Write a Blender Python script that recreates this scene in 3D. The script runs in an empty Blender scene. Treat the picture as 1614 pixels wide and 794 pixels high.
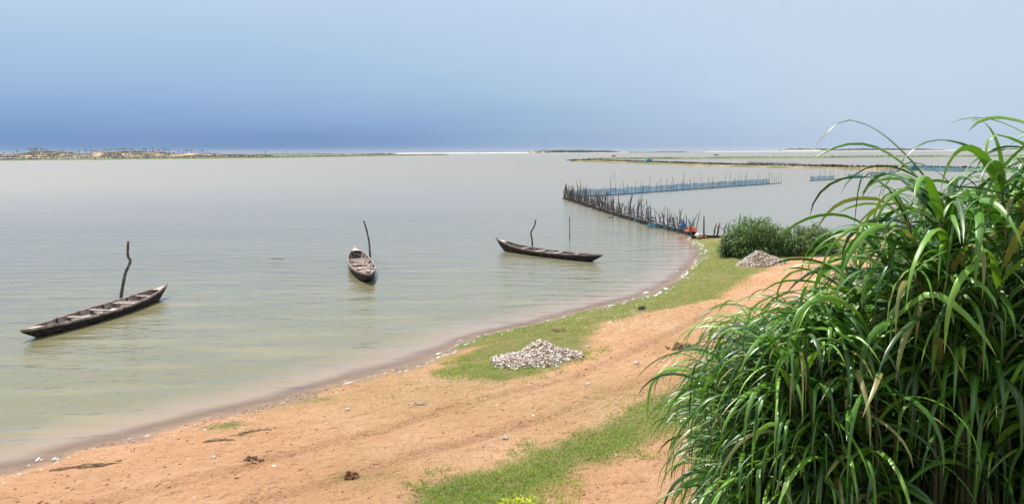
import bpy, bmesh, math, random
import numpy as np
from mathutils import Vector, Matrix
R = math.radians
rng = np.random.default_rng(7)
random.seed(7)
sc = bpy.context.scene

# ------------------------------------------------------------------ camera
W0, H0, F0 = 1614.0, 794.0, 1267.0
CAM = np.array([0.0, 0.0, 5.8])
PITCH, ROLL = R(7.10), R(0.30)
cd = bpy.data.cameras.new('camera'); cam = bpy.data.objects.new('camera', cd)
sc.collection.objects.link(cam); sc.camera = cam
cd.sensor_fit = 'HORIZONTAL'; cd.sensor_width = 36.0; cd.lens = 36.0 * F0 / W0
cd.clip_start = 0.1; cd.clip_end = 40000
Mrot = Matrix.Rotation(R(90) - PITCH, 4, 'X') @ Matrix.Rotation(-ROLL, 4, 'Z')
cam.matrix_world = Matrix.Translation(Vector(CAM)) @ Mrot
MR = np.array(Mrot.to_3x3())

# ------------------------------------------------------------------ light
SUN_EL, SUN_AZ = R(60), R(-38)          # azimuth from +Y (straight ahead), negative = left
sdir = Vector((math.sin(SUN_AZ) * math.cos(SUN_EL), math.cos(SUN_AZ) * math.cos(SUN_EL), math.sin(SUN_EL)))
sl = bpy.data.lights.new('sun', 'SUN'); sl.energy = 4.7; sl.angle = R(0.5); sl.color = (1.0, 0.955, 0.88)
so = bpy.data.objects.new('sun', sl); sc.collection.objects.link(so)
so.rotation_euler = sdir.to_track_quat('Z', 'Y').to_euler(); so.location = (-60, 30, 90)

world = bpy.data.worlds.new('World'); sc.world = world; world.use_nodes = True
wn, wl = world.node_tree.nodes, world.node_tree.links
wn.clear()
def N(nt, kind, **kw):
    n = nt.new(kind)
    for k, v in kw.items(): setattr(n, k, v)
    return n
out = N(wn, 'ShaderNodeOutputWorld'); bg = N(wn, 'ShaderNodeBackground'); bg.inputs[1].default_value = 0.11
sky = N(wn, 'ShaderNodeTexSky', sky_type='NISHITA', sun_disc=False, sun_elevation=SUN_EL, sun_rotation=SUN_AZ,
        air_density=1.0, dust_density=1.5, ozone_density=1.0)
tc = N(wn, 'ShaderNodeTexCoord'); sep = N(wn, 'ShaderNodeSeparateXYZ')
wl.new(tc.outputs['Generated'], sep.inputs[0])
def wramp(stops):
    r = N(wn, 'ShaderNodeValToRGB'); e = r.color_ramp.elements
    while len(e) < len(stops): e.new(0.5)
    for el, (p, c) in zip(e, stops): el.position = p; el.color = (*c, 1)
    return r
# low bank of blue storm haze over the sea on the left, bright milky haze on the right
SKY_L = [(0.0, (0.015, 0.145, 0.44)), (0.03, (0.10, 0.26, 0.55)), (0.08, (0.25, 0.41, 0.65)), (0.18, (0.45, 0.57, 0.74)), (0.4, (0.62, 0.68, 0.74)), (1.0, (0.62, 0.70, 0.78))]
SKY_R = [(0.0, (0.42, 0.55, 0.72)), (0.03, (0.46, 0.585, 0.745)), (0.08, (0.50, 0.61, 0.755)), (0.18, (0.53, 0.635, 0.76)), (0.4, (0.66, 0.71, 0.77)), (1.0, (0.62, 0.70, 0.78))]
rl, rr = wramp(SKY_L), wramp(SKY_R)
wl.new(sep.outputs[2], rl.inputs[0]); wl.new(sep.outputs[2], rr.inputs[0])
az = N(wn, 'ShaderNodeMapRange', interpolation_type='SMOOTHSTEP'); az.inputs[1].default_value = -0.40; az.inputs[2].default_value = 0.55
wl.new(sep.outputs[0], az.inputs[0])
mp = N(wn, 'ShaderNodeMapping'); mp.inputs['Scale'].default_value = (1.5, 1.5, 9)
no = N(wn, 'ShaderNodeTexNoise'); no.inputs['Scale'].default_value = 1.6; no.inputs['Detail'].default_value = 5; no.inputs['Roughness'].default_value = 0.5
wl.new(tc.outputs['Generated'], mp.inputs[0]); wl.new(mp.outputs[0], no.inputs[0])
na = N(wn, 'ShaderNodeMath', operation='MULTIPLY_ADD'); na.inputs[1].default_value = 0.45; wl.new(no.outputs[0], na.inputs[0]); wl.new(az.outputs[0], na.inputs[2])
nb = N(wn, 'ShaderNodeMath', operation='SUBTRACT'); nb.inputs[1].default_value = 0.22; nb.use_clamp = True; wl.new(na.outputs[0], nb.inputs[0])
mx = N(wn, 'ShaderNodeMix', data_type='RGBA'); wl.new(nb.outputs[0], mx.inputs[0]); wl.new(rl.outputs[0], mx.inputs[6]); wl.new(rr.outputs[0], mx.inputs[7])
SKYGAIN = 8.75
gm = N(wn, 'ShaderNodeMix', data_type='RGBA', blend_type='MULTIPLY'); gm.inputs[0].default_value = 1; gm.inputs[7].default_value = (SKYGAIN,) * 3 + (1,)
wl.new(mx.outputs[2], gm.inputs[6])
fm = N(wn, 'ShaderNodeMix', data_type='RGBA'); fm.inputs[0].default_value = 0.88      # haze veil over the clear sky
wl.new(sky.outputs[0], fm.inputs[6]); wl.new(gm.outputs[2], fm.inputs[7])
wl.new(fm.outputs[2], bg.inputs[0]); wl.new(bg.outputs[0], out.inputs[0])
sc.view_settings.view_transform = 'Standard'; sc.view_settings.look = 'None'; sc.view_settings.gamma = 1
sc.view_settings.exposure = 0.22
sc.render.engine = 'CYCLES'
sc.cycles.max_bounces = 6; sc.cycles.transparent_max_bounces = 12; sc.cycles.volume_bounces = 0

# ------------------------------------------------------------------ helpers
def link(o): sc.collection.objects.link(o); return o
def tag(o, label=None, cat=None, group=None, kind=None):
    if label: o['label'] = label
    if cat: o['category'] = cat
    if group: o['group'] = group
    if kind: o['kind'] = kind
    return o
def empty(name, loc=(0, 0, 0), rz=0.0):
    o = bpy.data.objects.new(name, None); link(o); o.location = loc; o.rotation_euler = (0, 0, rz); o.empty_display_size = 0.3
    return o
def mesh(name, V, Fc, mat, parent=None, attrs=None, smooth=True, loc=None):
    me = bpy.data.meshes.new(name)
    V = np.asarray(V, dtype=np.float32)
    if isinstance(Fc, np.ndarray):
        k = Fc.shape[1]; n = len(Fc)
        me.vertices.add(len(V)); me.vertices.foreach_set('co', V.ravel())
        me.loops.add(n * k); me.loops.foreach_set('vertex_index', Fc.astype(np.int32).ravel())
        me.polygons.add(n); me.polygons.foreach_set('loop_start', np.arange(0, n * k, k, dtype=np.int32))
        me.update(calc_edges=True)
    else:
        me.from_pydata(V.tolist(), [], Fc); me.update()
    for an, av in (attrs or {}).items():
        a = me.attributes.new(an, 'FLOAT', 'POINT'); a.data.foreach_set('value', np.asarray(av, dtype=np.float32))
    if smooth: me.polygons.foreach_set('use_smooth', np.ones(len(me.polygons), dtype=bool))
    if mat: me.materials.append(mat)
    o = bpy.data.objects.new(name, me); link(o)
    if parent: o.parent = parent
    if loc is not None: o.location = loc
    return o
class MB:
    def __init__(s): s.v = []; s.f = []
    def add(s, V, Fc):
        b = len(s.v); s.v += [tuple(map(float, p)) for p in V]; s.f += [tuple(i + b for i in q) for q in Fc]
    def box(s, c, d, rz=0, rx=0, ry=0):
        m = Matrix.Rotation(rz, 3, 'Z') @ Matrix.Rotation(ry, 3, 'Y') @ Matrix.Rotation(rx, 3, 'X')
        P = []
        for sx, sy, sz in [(-1,-1,-1),(1,-1,-1),(1,1,-1),(-1,1,-1),(-1,-1,1),(1,-1,1),(1,1,1),(-1,1,1)]:
            P.append(m @ Vector((sx*d[0]/2, sy*d[1]/2, sz*d[2]/2)) + Vector(c))
        s.add(P, [(0,3,2,1),(4,5,6,7),(0,1,5,4),(1,2,6,5),(2,3,7,6),(3,0,4,7)])
    def tube(s, pts, rad, n=7):
        pts = [Vector(p) for p in pts]; rad = rad if hasattr(rad, '__len__') else [rad] * len(pts)
        V = []; Fc = []
        for i, p in enumerate(pts):
            d = (pts[min(i+1, len(pts)-1)] - pts[max(i-1, 0)]).normalized()
            a = d.cross(Vector((0.3, 1, 0.1))).normalized(); b = d.cross(a)
            for k in range(n):
                t = 2*math.pi*k/n; V.append(p + (a*math.cos(t) + b*math.sin(t)) * rad[i])
        for i in range(len(pts)-1):
            for k in range(n):
                Fc.append((i*n+k, i*n+(k+1) % n, (i+1)*n+(k+1) % n, (i+1)*n+k))
        Fc.append(tuple(range(n-1, -1, -1))); Fc.append(tuple((len(pts)-1)*n+k for k in range(n)))
        s.add(V, Fc)
    def build(s, name, mat, parent=None, smooth=False, attrs=None, loc=None):
        return mesh(name, s.v, s.f, mat, parent, attrs, smooth, loc)
def hash2(i, j, seed):
    n = (i.astype(np.int64) * 374761393 + j.astype(np.int64) * 668265263 + seed * 1442695041) & 0xffffffff
    n = ((n ^ (n >> 13)) * 1274126177) & 0xffffffff
    return ((n ^ (n >> 16)) & 0xffff) / 65535.0
def vnoise(x, y, seed=0):
    i, j = np.floor(x), np.floor(y); u, v = x - i, y - j
    u = u*u*(3-2*u); v = v*v*(3-2*v)
    a, b, c, d = hash2(i, j, seed), hash2(i+1, j, seed), hash2(i, j+1, seed), hash2(i+1, j+1, seed)
    return (a*(1-u)+b*u)*(1-v) + (c*(1-u)+d*u)*v
def fbm(x, y, o=4, seed=0):
    s = 0; a = 0.5; t = 0
    for k in range(o):
        s = s + a*vnoise(x, y, seed+k*17); t += a; x = x*2.03+5.1; y = y*2.03+1.7; a *= 0.5
    return s/t - 0.5
def sstep(a, b, x):
    t = np.clip((x-a)/(b-a), 0, 1); return t*t*(3-2*t)
def ray(px, py):
    d = MR @ np.array([(px - W0/2)/F0, -(py - H0/2)/F0, -1.0]); return d/np.linalg.norm(d)
def U(px, py, z=0.0):
    """world point on the level z seen at that spot of the photograph"""
    d = ray(px, py); t = (z - CAM[2])/d[2]; return CAM + d*t
def catmull(P, n=8, closed=False):
    P = np.asarray(P, float); out_ = []
    for i in range(len(P)-1):
        p0, p1, p2, p3 = P[max(i-1, 0)], P[i], P[i+1], P[min(i+2, len(P)-1)]
        for k in range(n):
            t = k/n
            out_.append(0.5*((2*p1)+(-p0+p2)*t+(2*p0-5*p1+4*p2-p3)*t*t+(-p0+3*p1-3*p2+p3)*t**3))
    out_.append(P[-1]); return np.array(out_)
def polydist(X, Y, P, closed=True):
    P = np.asarray(P); d = np.full(X.shape, 1e9); ins = np.zeros(X.shape, bool)
    n = len(P); rngi = range(n) if closed else range(n-1)
    for i in rngi:
        a, b = P[i], P[(i+1) % n]; e = b-a; L = e@e + 1e-12
        t = np.clip(((X-a[0])*e[0]+(Y-a[1])*e[1])/L, 0, 1)
        d = np.minimum(d, (X-a[0]-t*e[0])**2+(Y-a[1]-t*e[1])**2)
        if closed:
            c = ((a[1] > Y) != (b[1] > Y)); xx = a[0]+(Y-a[1])*(e[0])/(e[1] if abs(e[1]) > 1e-9 else 1e-9)
            ins ^= c & (X < xx)
    d = np.sqrt(d); return np.where(ins, d, -d) if closed else d

# ------------------------------------------------------------------ materials
def mat(name):
    m = bpy.data.materials.new(name); m.use_nodes = True; nt = m.node_tree.nodes
    for n in list(nt): nt.remove(n)
    o = nt.new('ShaderNodeOutputMaterial'); p = nt.new('ShaderNodeBsdfPrincipled'); m.node_tree.links.new(p.outputs[0], o.inputs[0])
    return m, nt, m.node_tree.links, p, o
def attr(nt, a): n = nt.new('ShaderNodeAttribute'); n.attribute_name = a; return n.outputs['Fac']
def noise(nt, ln, scale, detail=4, rough=0.55, vec=None, sx=None):
    n = nt.new('ShaderNodeTexNoise'); n.inputs['Scale'].default_value = scale; n.inputs['Detail'].default_value = detail; n.inputs['Roughness'].default_value = rough
    if vec is None:
        t = nt.new('ShaderNodeTexCoord'); vec = t.outputs['Object']
    if sx:
        mpp = nt.new('ShaderNodeMapping'); mpp.inputs['Scale'].default_value = sx; ln.new(vec, mpp.inputs[0]); vec = mpp.outputs[0]
    ln.new(vec, n.inputs['Vector']); return n.outputs['Fac']
def ramp(nt, ln, fac, stops, interp='LINEAR'):
    r = nt.new('ShaderNodeValToRGB'); r.color_ramp.interpolation = interp; e = r.color_ramp.elements
    while len(e) < len(stops): e.new(0.5)
    for el, (p, c) in zip(e, stops): el.position = p; el.color = (*c, 1) if hasattr(c, '__len__') else (c, c, c, 1)
    ln.new(fac, r.inputs[0]); return r.outputs[0]
def mixc(nt, ln, fac, a, b, mode='MIX'):
    n = nt.new('ShaderNodeMix'); n.data_type = 'RGBA'; n.blend_type = mode
    for i, v in ((0, fac), (6, a), (7, b)):
        if isinstance(v, (int, float)): n.inputs[i].default_value = v
        elif isinstance(v, tuple): n.inputs[i].default_value = (*v, 1)
        else: ln.new(v, n.inputs[i])
    return n.outputs[2]
def mth(nt, ln, op, a, b=None, clamp=False, c=None):
    n = nt.new('ShaderNodeMath'); n.operation = op; n.use_clamp = clamp
    for i, v in ((0, a), (1, b), (2, c)):
        if v is None: continue
        if isinstance(v, (int, float)): n.inputs[i].default_value = v
        else: ln.new(v, n.inputs[i])
    return n.outputs[0]
def bump(nt, ln, h, p, strength=0.4, dist=0.02):
    b = nt.new('ShaderNodeBump'); b.inputs['Strength'].default_value = strength; b.inputs['Distance'].default_value = dist
    ln.new(h, b.inputs['Height']); ln.new(b.outputs[0], p.inputs['Normal'])
def simple(name, stops, scale=3.0, rough=0.85, detail=5, bs=0.3, bd=0.01, sx=None, spec=0.3, bscale=None):
    m, nt, ln, p, o = mat(name)
    f = noise(nt, ln, scale, detail, 0.6, sx=sx)
    ln.new(ramp(nt, ln, f, stops), p.inputs['Base Color']); p.inputs['Roughness'].default_value = rough
    p.inputs['Specular IOR Level'].default_value = spec
    bump(nt, ln, noise(nt, ln, bscale or scale*4, 5, 0.6, sx=sx), p, bs, bd)
    return m

def m_ground():
    m, nt, ln, p, o = mat('beach_ground')
    g, wet, tr, weed = attr(nt, 'grass'), attr(nt, 'wet'), attr(nt, 'track'), attr(nt, 'thin')
    n1 = noise(nt, ln, 0.35, 6, 0.6); n2 = noise(nt, ln, 3.0, 6, 0.65); n3 = noise(nt, ln, 22, 5, 0.7); n4 = noise(nt, ln, 60, 3, 0.6)
    n5 = noise(nt, ln, 1.1, 6, 0.6)
    sand = ramp(nt, ln, n1, [(0.3, (0.70, 0.375, 0.20)), (0.5, (0.78, 0.44, 0.25)), (0.68, (0.85, 0.52, 0.325))])
    sand = mixc(nt, ln, ramp(nt, ln, n2, [(0.48, 0.0), (0.72, 0.5)]), sand, (0.48, 0.25, 0.125))
    sand = mixc(nt, ln, ramp(nt, ln, n3, [(0.585, 0.0), (0.66, 0.75)]), sand, (0.24, 0.10, 0.045))
    n6 = noise(nt, ln, 9, 5, 0.7); sand = mixc(nt, ln, ramp(nt, ln, n6, [(0.54, 0.0), (0.68, 0.6)]), sand, (0.42, 0.21, 0.10))
    sand = mixc(nt, ln, mth(nt, ln, 'MULTIPLY', tr, ramp(nt, ln, n3, [(0.35, 0.05), (0.6, 0.8)])), sand, (0.40, 0.20, 0.11))
    # red-brown damp earth
    wetc = mixc(nt, ln, ramp(nt, ln, n2, [(0.35, 0.0), (0.65, 1.0)]), (0.55, 0.35, 0.24), (0.42, 0.275, 0.20))
    sand = mixc(nt, ln, wet, sand, wetc)
    gc = ramp(nt, ln, n2, [(0.28, (0.16, 0.20, 0.045)), (0.5, (0.28, 0.28, 0.08)), (0.72, (0.44, 0.36, 0.15))])
    gc = mixc(nt, ln, ramp(nt, ln, n3, [(0.35, 0.0), (0.7, 0.6)]), gc, (0.09, 0.135, 0.025))
    # thin yellowish sprouts
    tm = mth(nt, ln, 'MULTIPLY', weed, ramp(nt, ln, n3, [(0.38, 0.0), (0.58, 0.75)]))
    sand = mixc(nt, ln, tm, sand, (0.30, 0.265, 0.085))
    gm_ = mth(nt, ln, 'ADD', g, mth(nt, ln, 'MULTIPLY', mth(nt, ln, 'SUBTRACT', n5, 0.52), 1.0))
    gm_ = mth(nt, ln, 'ADD', gm_, mth(nt, ln, 'MULTIPLY', mth(nt, ln, 'SUBTRACT', n3, 0.5), 1.1))
    gm_ = ramp(nt, ln, gm_, [(0.38, 0.0), (0.85, 0.92)])
    col = mixc(nt, ln, gm_, sand, gc)
    ln.new(col, p.inputs['Base Color'])
    ln.new(mth(nt, ln, 'MULTIPLY_ADD', wet, -0.45, c=0.92), p.inputs['Roughness'])
    p.inputs['Specular IOR Level'].default_value = 0.25
    hh = mth(nt, ln, 'ADD', mth(nt, ln, 'MULTIPLY', n2, 1.3), mth(nt, ln, 'ADD', mth(nt, ln, 'MULTIPLY', n3, 0.7), mth(nt, ln, 'MULTIPLY', n4, 0.25)))
    vo = nt.new('ShaderNodeTexVoronoi'); vo.inputs['Scale'].default_value = 2.6; vo.inputs['Randomness'].default_value = 1.0
    tcv = nt.new('ShaderNodeTexCoord'); nn_ = nt.new('ShaderNodeTexNoise'); nn_.inputs['Scale'].default_value = 5.0; va = nt.new('ShaderNodeVectorMath'); va.operation = 'MULTIPLY_ADD'; va.inputs[1].default_value = (.35, .35, .35)
    ln.new(tcv.outputs['Object'], nn_.inputs['Vector']); ln.new(nn_.outputs['Color'], va.inputs[0]); ln.new(tcv.outputs['Object'], va.inputs[2]); ln.new(va.outputs[0], vo.inputs['Vector'])
    dent = ramp(nt, ln, vo.outputs['Distance'], [(0.10, 0.0), (0.30, 1.0)])
    hh = mth(nt, ln, 'ADD', hh, mth(nt, ln, 'MULTIPLY', dent, 0.55))
    bump(nt, ln, hh, p, 1.0, 0.13)
    return m
def m_water():
    m, nt, ln, p, o = mat('lagoon_water')
    dep = attr(nt, 'depth')
    t = nt.new('ShaderNodeTexCoord'); vec = t.outputs['Object']
    cd_ = nt.new('ShaderNodeVectorMath'); cd_.operation = 'LENGTH'; ln.new(vec, cd_.inputs[0])
    dist = cd_.outputs['Value']
    big = noise(nt, ln, 0.035, 4, 0.55, vec, (1, 2.2, 1)); st = noise(nt, ln, 0.5, 5, 0.6, vec, (0.35, 1.6, 1))
    base = ramp(nt, ln, big, [(0.3, (0.185, 0.172, 0.085)), (0.6, (0.215, 0.195, 0.105)), (0.8, (0.245, 0.222, 0.135))])
    fr = nt.new('ShaderNodeMapRange'); fr.inputs[1].default_value = 25; fr.inputs[2].default_value = 110; ln.new(dist, fr.inputs[0])
    base = mixc(nt, ln, fr.outputs[0], base, (0.222, 0.215, 0.198))
    # yellow silt streaks stirred up near the beach
    silt = nt.new('ShaderNodeMapRange'); silt.inputs[1].default_value = 14; silt.inputs[2].default_value = 60; silt.inputs[3].default_value = 0.75; silt.inputs[4].default_value = 0.12; ln.new(dist, silt.inputs[0])
    base = mixc(nt, ln, mth(nt, ln, 'MULTIPLY', silt.outputs[0], ramp(nt, ln, st, [(0.5, 0.0), (0.68, 1.0)])), base, (0.30, 0.26, 0.13))
    shal = nt.new('ShaderNodeMapRange'); shal.inputs[1].default_value = 0.02; shal.inputs[2].default_value = 0.30; ln.new(dep, shal.inputs[0])
    base = mixc(nt, ln, shal.outputs[0], (0.37, 0.26, 0.19), base)
    ln.new(base, p.inputs['Base Color']); p.inputs['IOR'].default_value = 1.42
    rf = nt.new('ShaderNodeMapRange'); rf.inputs[1].default_value = 18; rf.inputs[2].default_value = 160; rf.inputs[3].default_value = 0.05; rf.inputs[4].default_value = 0.42; ln.new(dist, rf.inputs[0])
    ln.new(mth(nt, ln, 'MULTIPLY_ADD', ramp(nt, ln, big, [(0.35, 0.0), (0.7, 1.0)]), 0.04, c=rf.outputs[0]), p.inputs['Roughness'])
    w1 = noise(nt, ln, 1.0, 3, 0.5, vec, (0.5, 1.3, 1)); w2 = noise(nt, ln, 4.5, 3, 0.5, vec, (0.6, 1.3, 1)); w3 = noise(nt, ln, 0.45, 4, 0.55, vec, (0.5, 1.6, 1))
    hh = mth(nt, ln, 'ADD', mth(nt, ln, 'MULTIPLY', w1, 0.095), mth(nt, ln, 'ADD', mth(nt, ln, 'MULTIPLY', w2, 0.022), mth(nt, ln, 'MULTIPLY', w3, 0.10)))
    b = nt.new('ShaderNodeBump'); b.inputs['Strength'].default_value = 0.8; b.inputs['Distance'].default_value = 1.0
    ln.new(hh, b.inputs['Height']); ln.new(b.outputs[0], p.inputs['Normal'])
    tr = nt.new('ShaderNodeBsdfTransparent'); mxs = nt.new('ShaderNodeMixShader')
    al = nt.new('ShaderNodeMapRange'); al.interpolation_type = 'SMOOTHSTEP'; al.inputs[1].default_value = -0.01; al.inputs[2].default_value = 0.10; al.inputs[3].default_value = 0.2; al.inputs[4].default_value = 1
    ln.new(dep, al.inputs[0]); ln.new(al.outputs[0], mxs.inputs[0]); ln.new(tr.outputs[0], mxs.inputs[1]); ln.new(p.outputs[0], mxs.inputs[2])
    ln.new(mxs.outputs[0], o.inputs[0])
    return m
def m_leaf(name, cols, dry=(0.34, 0.27, 0.09), dryamt=0.93, transl=0.15, rough=0.38, tipdry=0.9, spec=0.6, midrib=(0.22, 0.33, 0.10)):
    m, nt, ln, p, o = mat(name)
    r, t, u = attr(nt, 'rnd'), attr(nt, 't'), attr(nt, 'u')
    c = ramp(nt, ln, r, [(i/(len(cols)-1)*0.93, cc) for i, cc in enumerate(cols)])
    c = mixc(nt, ln, ramp(nt, ln, r, [(dryamt, 0.0), (min(0.999, dryamt+0.01), 0.85)]), c, dry)
    fine = noise(nt, ln, 25, 3, 0.6)
    c = mixc(nt, ln, ramp(nt, ln, fine, [(0.35, 0.0), (0.75, 0.35)]), c, tuple(min(1, x*1.9) for x in cols[1]))
    c = mixc(nt, ln, mth(nt, ln, 'MULTIPLY', ramp(nt, ln, t, [(tipdry, 0.0), (1.0, 0.6)]), r), c, dry)
    c = mixc(nt, ln, ramp(nt, ln, u, [(0.0, 0.55), (0.25, 0.0)]), c, midrib)
    ln.new(c, p.inputs['Base Color']); p.inputs['Roughness'].default_value = rough; p.inputs['Specular IOR Level'].default_value = spec
    tb = nt.new('ShaderNodeBsdfTranslucent'); ln.new(mixc(nt, ln, 1.0, c, (1.5, 1.8, 0.55), 'MULTIPLY'), tb.inputs[0])
    ms = nt.new('ShaderNodeMixShader'); ms.inputs[0].default_value = transl
    ln.new(p.outputs[0], ms.inputs[1]); ln.new(tb.outputs[0], ms.inputs[2]); ln.new(ms.outputs[0], o.inputs[0])
    return m
M = {}
M['ground'] = m_ground(); M['water'] = m_water()
M['reed'] = m_leaf('reed_leaf', dry=(0.36, 0.27, 0.12), cols=[(0.010, 0.038, 0.006), (0.026, 0.095, 0.010), (0.09, 0.24, 0.02), (0.24, 0.44, 0.045)])
M['bushleaf'] = m_leaf('bush_leaf', [(0.025, 0.07, 0.014), (0.05, 0.12, 0.022), (0.09, 0.18, 0.035), (0.17, 0.25, 0.055)], transl=0.2, rough=0.45)
M['turf'] = m_leaf('turf_blade', [(0.10, 0.19, 0.03), (0.19, 0.29, 0.05), (0.29, 0.38, 0.075), (0.42, 0.42, 0.11)], dry=(0.36, 0.28, 0.11), dryamt=0.88, rough=0.7, spec=0.2, transl=0.2)
M['yellow'] = m_leaf('yellow_leaf', [(0.30, 0.36, 0.03), (0.42, 0.46, 0.03), (0.55, 0.55, 0.04), (0.62, 0.6, 0.06)], rough=0.6, spec=0.2, midrib=(0.5, 0.5, 0.08))
M['culm'] = simple('reed_culm', [(0.3, (0.03, 0.04, 0.012)), (0.6, (0.08, 0.085, 0.03)), (0.8, (0.16, 0.13, 0.06))], 8, 0.6)
M['tar'] = simple('tarred_wood', [(0.3, (0.008, 0.008, 0.008)), (0.5, (0.022, 0.02, 0.019)), (0.62, (0.09, 0.072, 0.06)), (0.78, (0.21, 0.165, 0.14))], 5, 0.62, 7, 0.5, 0.02, (1, 4, 6), bscale=9, spec=0.08)
M['grey'] = simple('weathered_wood', [(0.25, (0.07, 0.055, 0.05)), (0.47, (0.24, 0.185, 0.165)), (0.7, (0.56, 0.46, 0.42))], 4, 0.85, 7, 0.6, 0.015, (1, 5, 5), bscale=8)
M['pale'] = simple('bleached_wood', [(0.25, (0.22, 0.17, 0.14)), (0.5, (0.55, 0.45, 0.41)), (0.75, (0.74, 0.64, 0.60))], 3, 0.85, 6, 0.4, 0.01, (1, 6, 4))
M['rust'] = simple('reddish_wood', [(0.3, (0.14, 0.07, 0.04)), (0.6, (0.30, 0.17, 0.10)), (0.8, (0.42, 0.30, 0.2))], 6, 0.85)
M['dark'] = simple('dark_wet_wood', [(0.3, (0.02, 0.017, 0.016)), (0.7, (0.07, 0.056, 0.048))], 8, 0.6)
M['stick'] = simple('stake_wood', [(0.3, (0.06, 0.05, 0.045)), (0.55, (0.14, 0.115, 0.10)), (0.75, (0.27, 0.23, 0.205))], 6, 0.8)
M['mud'] = simple('mud_brush', [(0.3, (0.02, 0.018, 0.016)), (0.6, (0.05, 0.042, 0.036)), (0.8, (0.11, 0.09, 0.075))], 7, 0.8, 6, 0.9, 0.06)
M['bargreen'] = simple('bar_grass', [(0.3, (0.09, 0.12, 0.045)), (0.55, (0.16, 0.19, 0.07)), (0.75, (0.27, 0.24, 0.12))], 0.12, 0.95)
M['barsand'] = simple('bar_sand', [(0.35, (0.12, 0.14, 0.055)), (0.5, (0.20, 0.17, 0.09)), (0.66, (0.42, 0.30, 0.2))], 0.09, 0.95)
M['dune'] = simple('dune_sand', [(0.40, (0.07, 0.075, 0.04)), (0.50, (0.20, 0.15, 0.09)), (0.56, (0.60, 0.38, 0.23)), (0.7, (0.72, 0.47, 0.30))], 0.05, 0.95, bs=0.5, bd=0.5)
M['beach'] = simple('pale_beach', [(0.3, (0.55, 0.45, 0.38)), (0.7, (0.7, 0.58, 0.48))], 0.05, 0.95)
M['wood'] = simple('far_foliage', [(0.3, (0.025, 0.045, 0.025)), (0.7, (0.06, 0.085, 0.04))], 0.3, 0.95)
M['scrub'] = simple('scrub_brown', [(0.3, (0.04, 0.035, 0.022)), (0.6, (0.09, 0.07, 0.045)), (0.8, (0.17, 0.13, 0.085))], 0.5, 0.95)
M['orange'] = simple('orange_cloth', [(0.3, (0.62, 0.11, 0.03)), (0.7, (0.80, 0.20, 0.06))], 3, 0.8)
M['white'] = simple('white_cloth', [(0.3, (0.55, 0.5, 0.45)), (0.7, (0.78, 0.75, 0.72))], 3, 0.8)
M['bluecloth'] = simple('blue_cloth', [(0.3, (0.03, 0.10, 0.28)), (0.7, (0.07, 0.2, 0.45))], 3, 0.8)
M['teal'] = simple('teal_tarp', [(0.3, (0.03, 0.12, 0.16)), (0.7, (0.10, 0.28, 0.34))], 3, 0.8)
M['clod'] = simple('earth_clod', [(0.3, (0.14, 0.06, 0.03)), (0.6, (0.26, 0.13, 0.07)), (0.8, (0.36, 0.2, 0.12))], 9, 0.95)
M['dung'] = simple('dark_mulch', [(0.3, (0.08, 0.05, 0.025)), (0.55, (0.19, 0.12, 0.065)), (0.75, (0.38, 0.23, 0.13))], 14, 0.95, bs=0.8, bd=0.02)
M['litterdark'] = simple('dark_litter', [(0.3, (0.06, 0.03, 0.018)), (0.7, (0.16, 0.08, 0.045))], 14, 0.95)
M['heapdirt'] = simple('heap_dirt', [(0.3, (0.22, 0.14, 0.09)), (0.7, (0.45, 0.33, 0.24))], 20, 0.95, bs=0.9, bd=0.03)
M['foam'] = simple('foam_white', [(0.3, (0.68, 0.66, 0.62)), (0.7, (0.82, 0.82, 0.80))], 8, 0.7)
def m_net(name, col, dens):
    m, nt, ln, p, o = mat(name)
    n = noise(nt, ln, 1.6, 5, 0.7)
    ln.new(ramp(nt, ln, n, [(0.3, tuple(c*0.7 for c in col)), (0.7, tuple(min(1, c*1.3) for c in col))]), p.inputs['Base Color']); p.inputs['Roughness'].default_value = 0.8
    tr = nt.new('ShaderNodeBsdfTransparent'); ms = nt.new('ShaderNodeMixShader')
    ln.new(ramp(nt, ln, noise(nt, ln, 0.9, 5, 0.7), [(0.3, dens-0.22), (0.7, min(1, dens+0.22))]), ms.inputs[0])
    ln.new(tr.outputs[0], ms.inputs[1]); ln.new(p.outputs[0], ms.inputs[2]); ln.new(ms.outputs[0], o.inputs[0]); return m
M['net'] = m_net('blue_net', (0.05, 0.31, 0.50), 0.62)
M['netteal'] = m_net('teal_net', (0.035, 0.12, 0.18), 0.7)
M['netgrey'] = m_net('grey_net', (0.10, 0.12, 0.13), 0.6)
def m_shell():
    m, nt, ln, p, o = mat('shell'); r = attr(nt, 'rnd')
    ln.new(ramp(nt, ln, r, [(0.0, (0.22, 0.13, 0.08)), (0.12, (0.45, 0.29, 0.18)), (0.3, (0.66, 0.55, 0.46)), (0.6, (0.72, 0.65, 0.58)), (1.0, (0.84, 0.80, 0.76))]), p.inputs['Base Color'])
    p.inputs['Roughness'].default_value = 0.55; return m
M['shell'] = m_shell()

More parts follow.
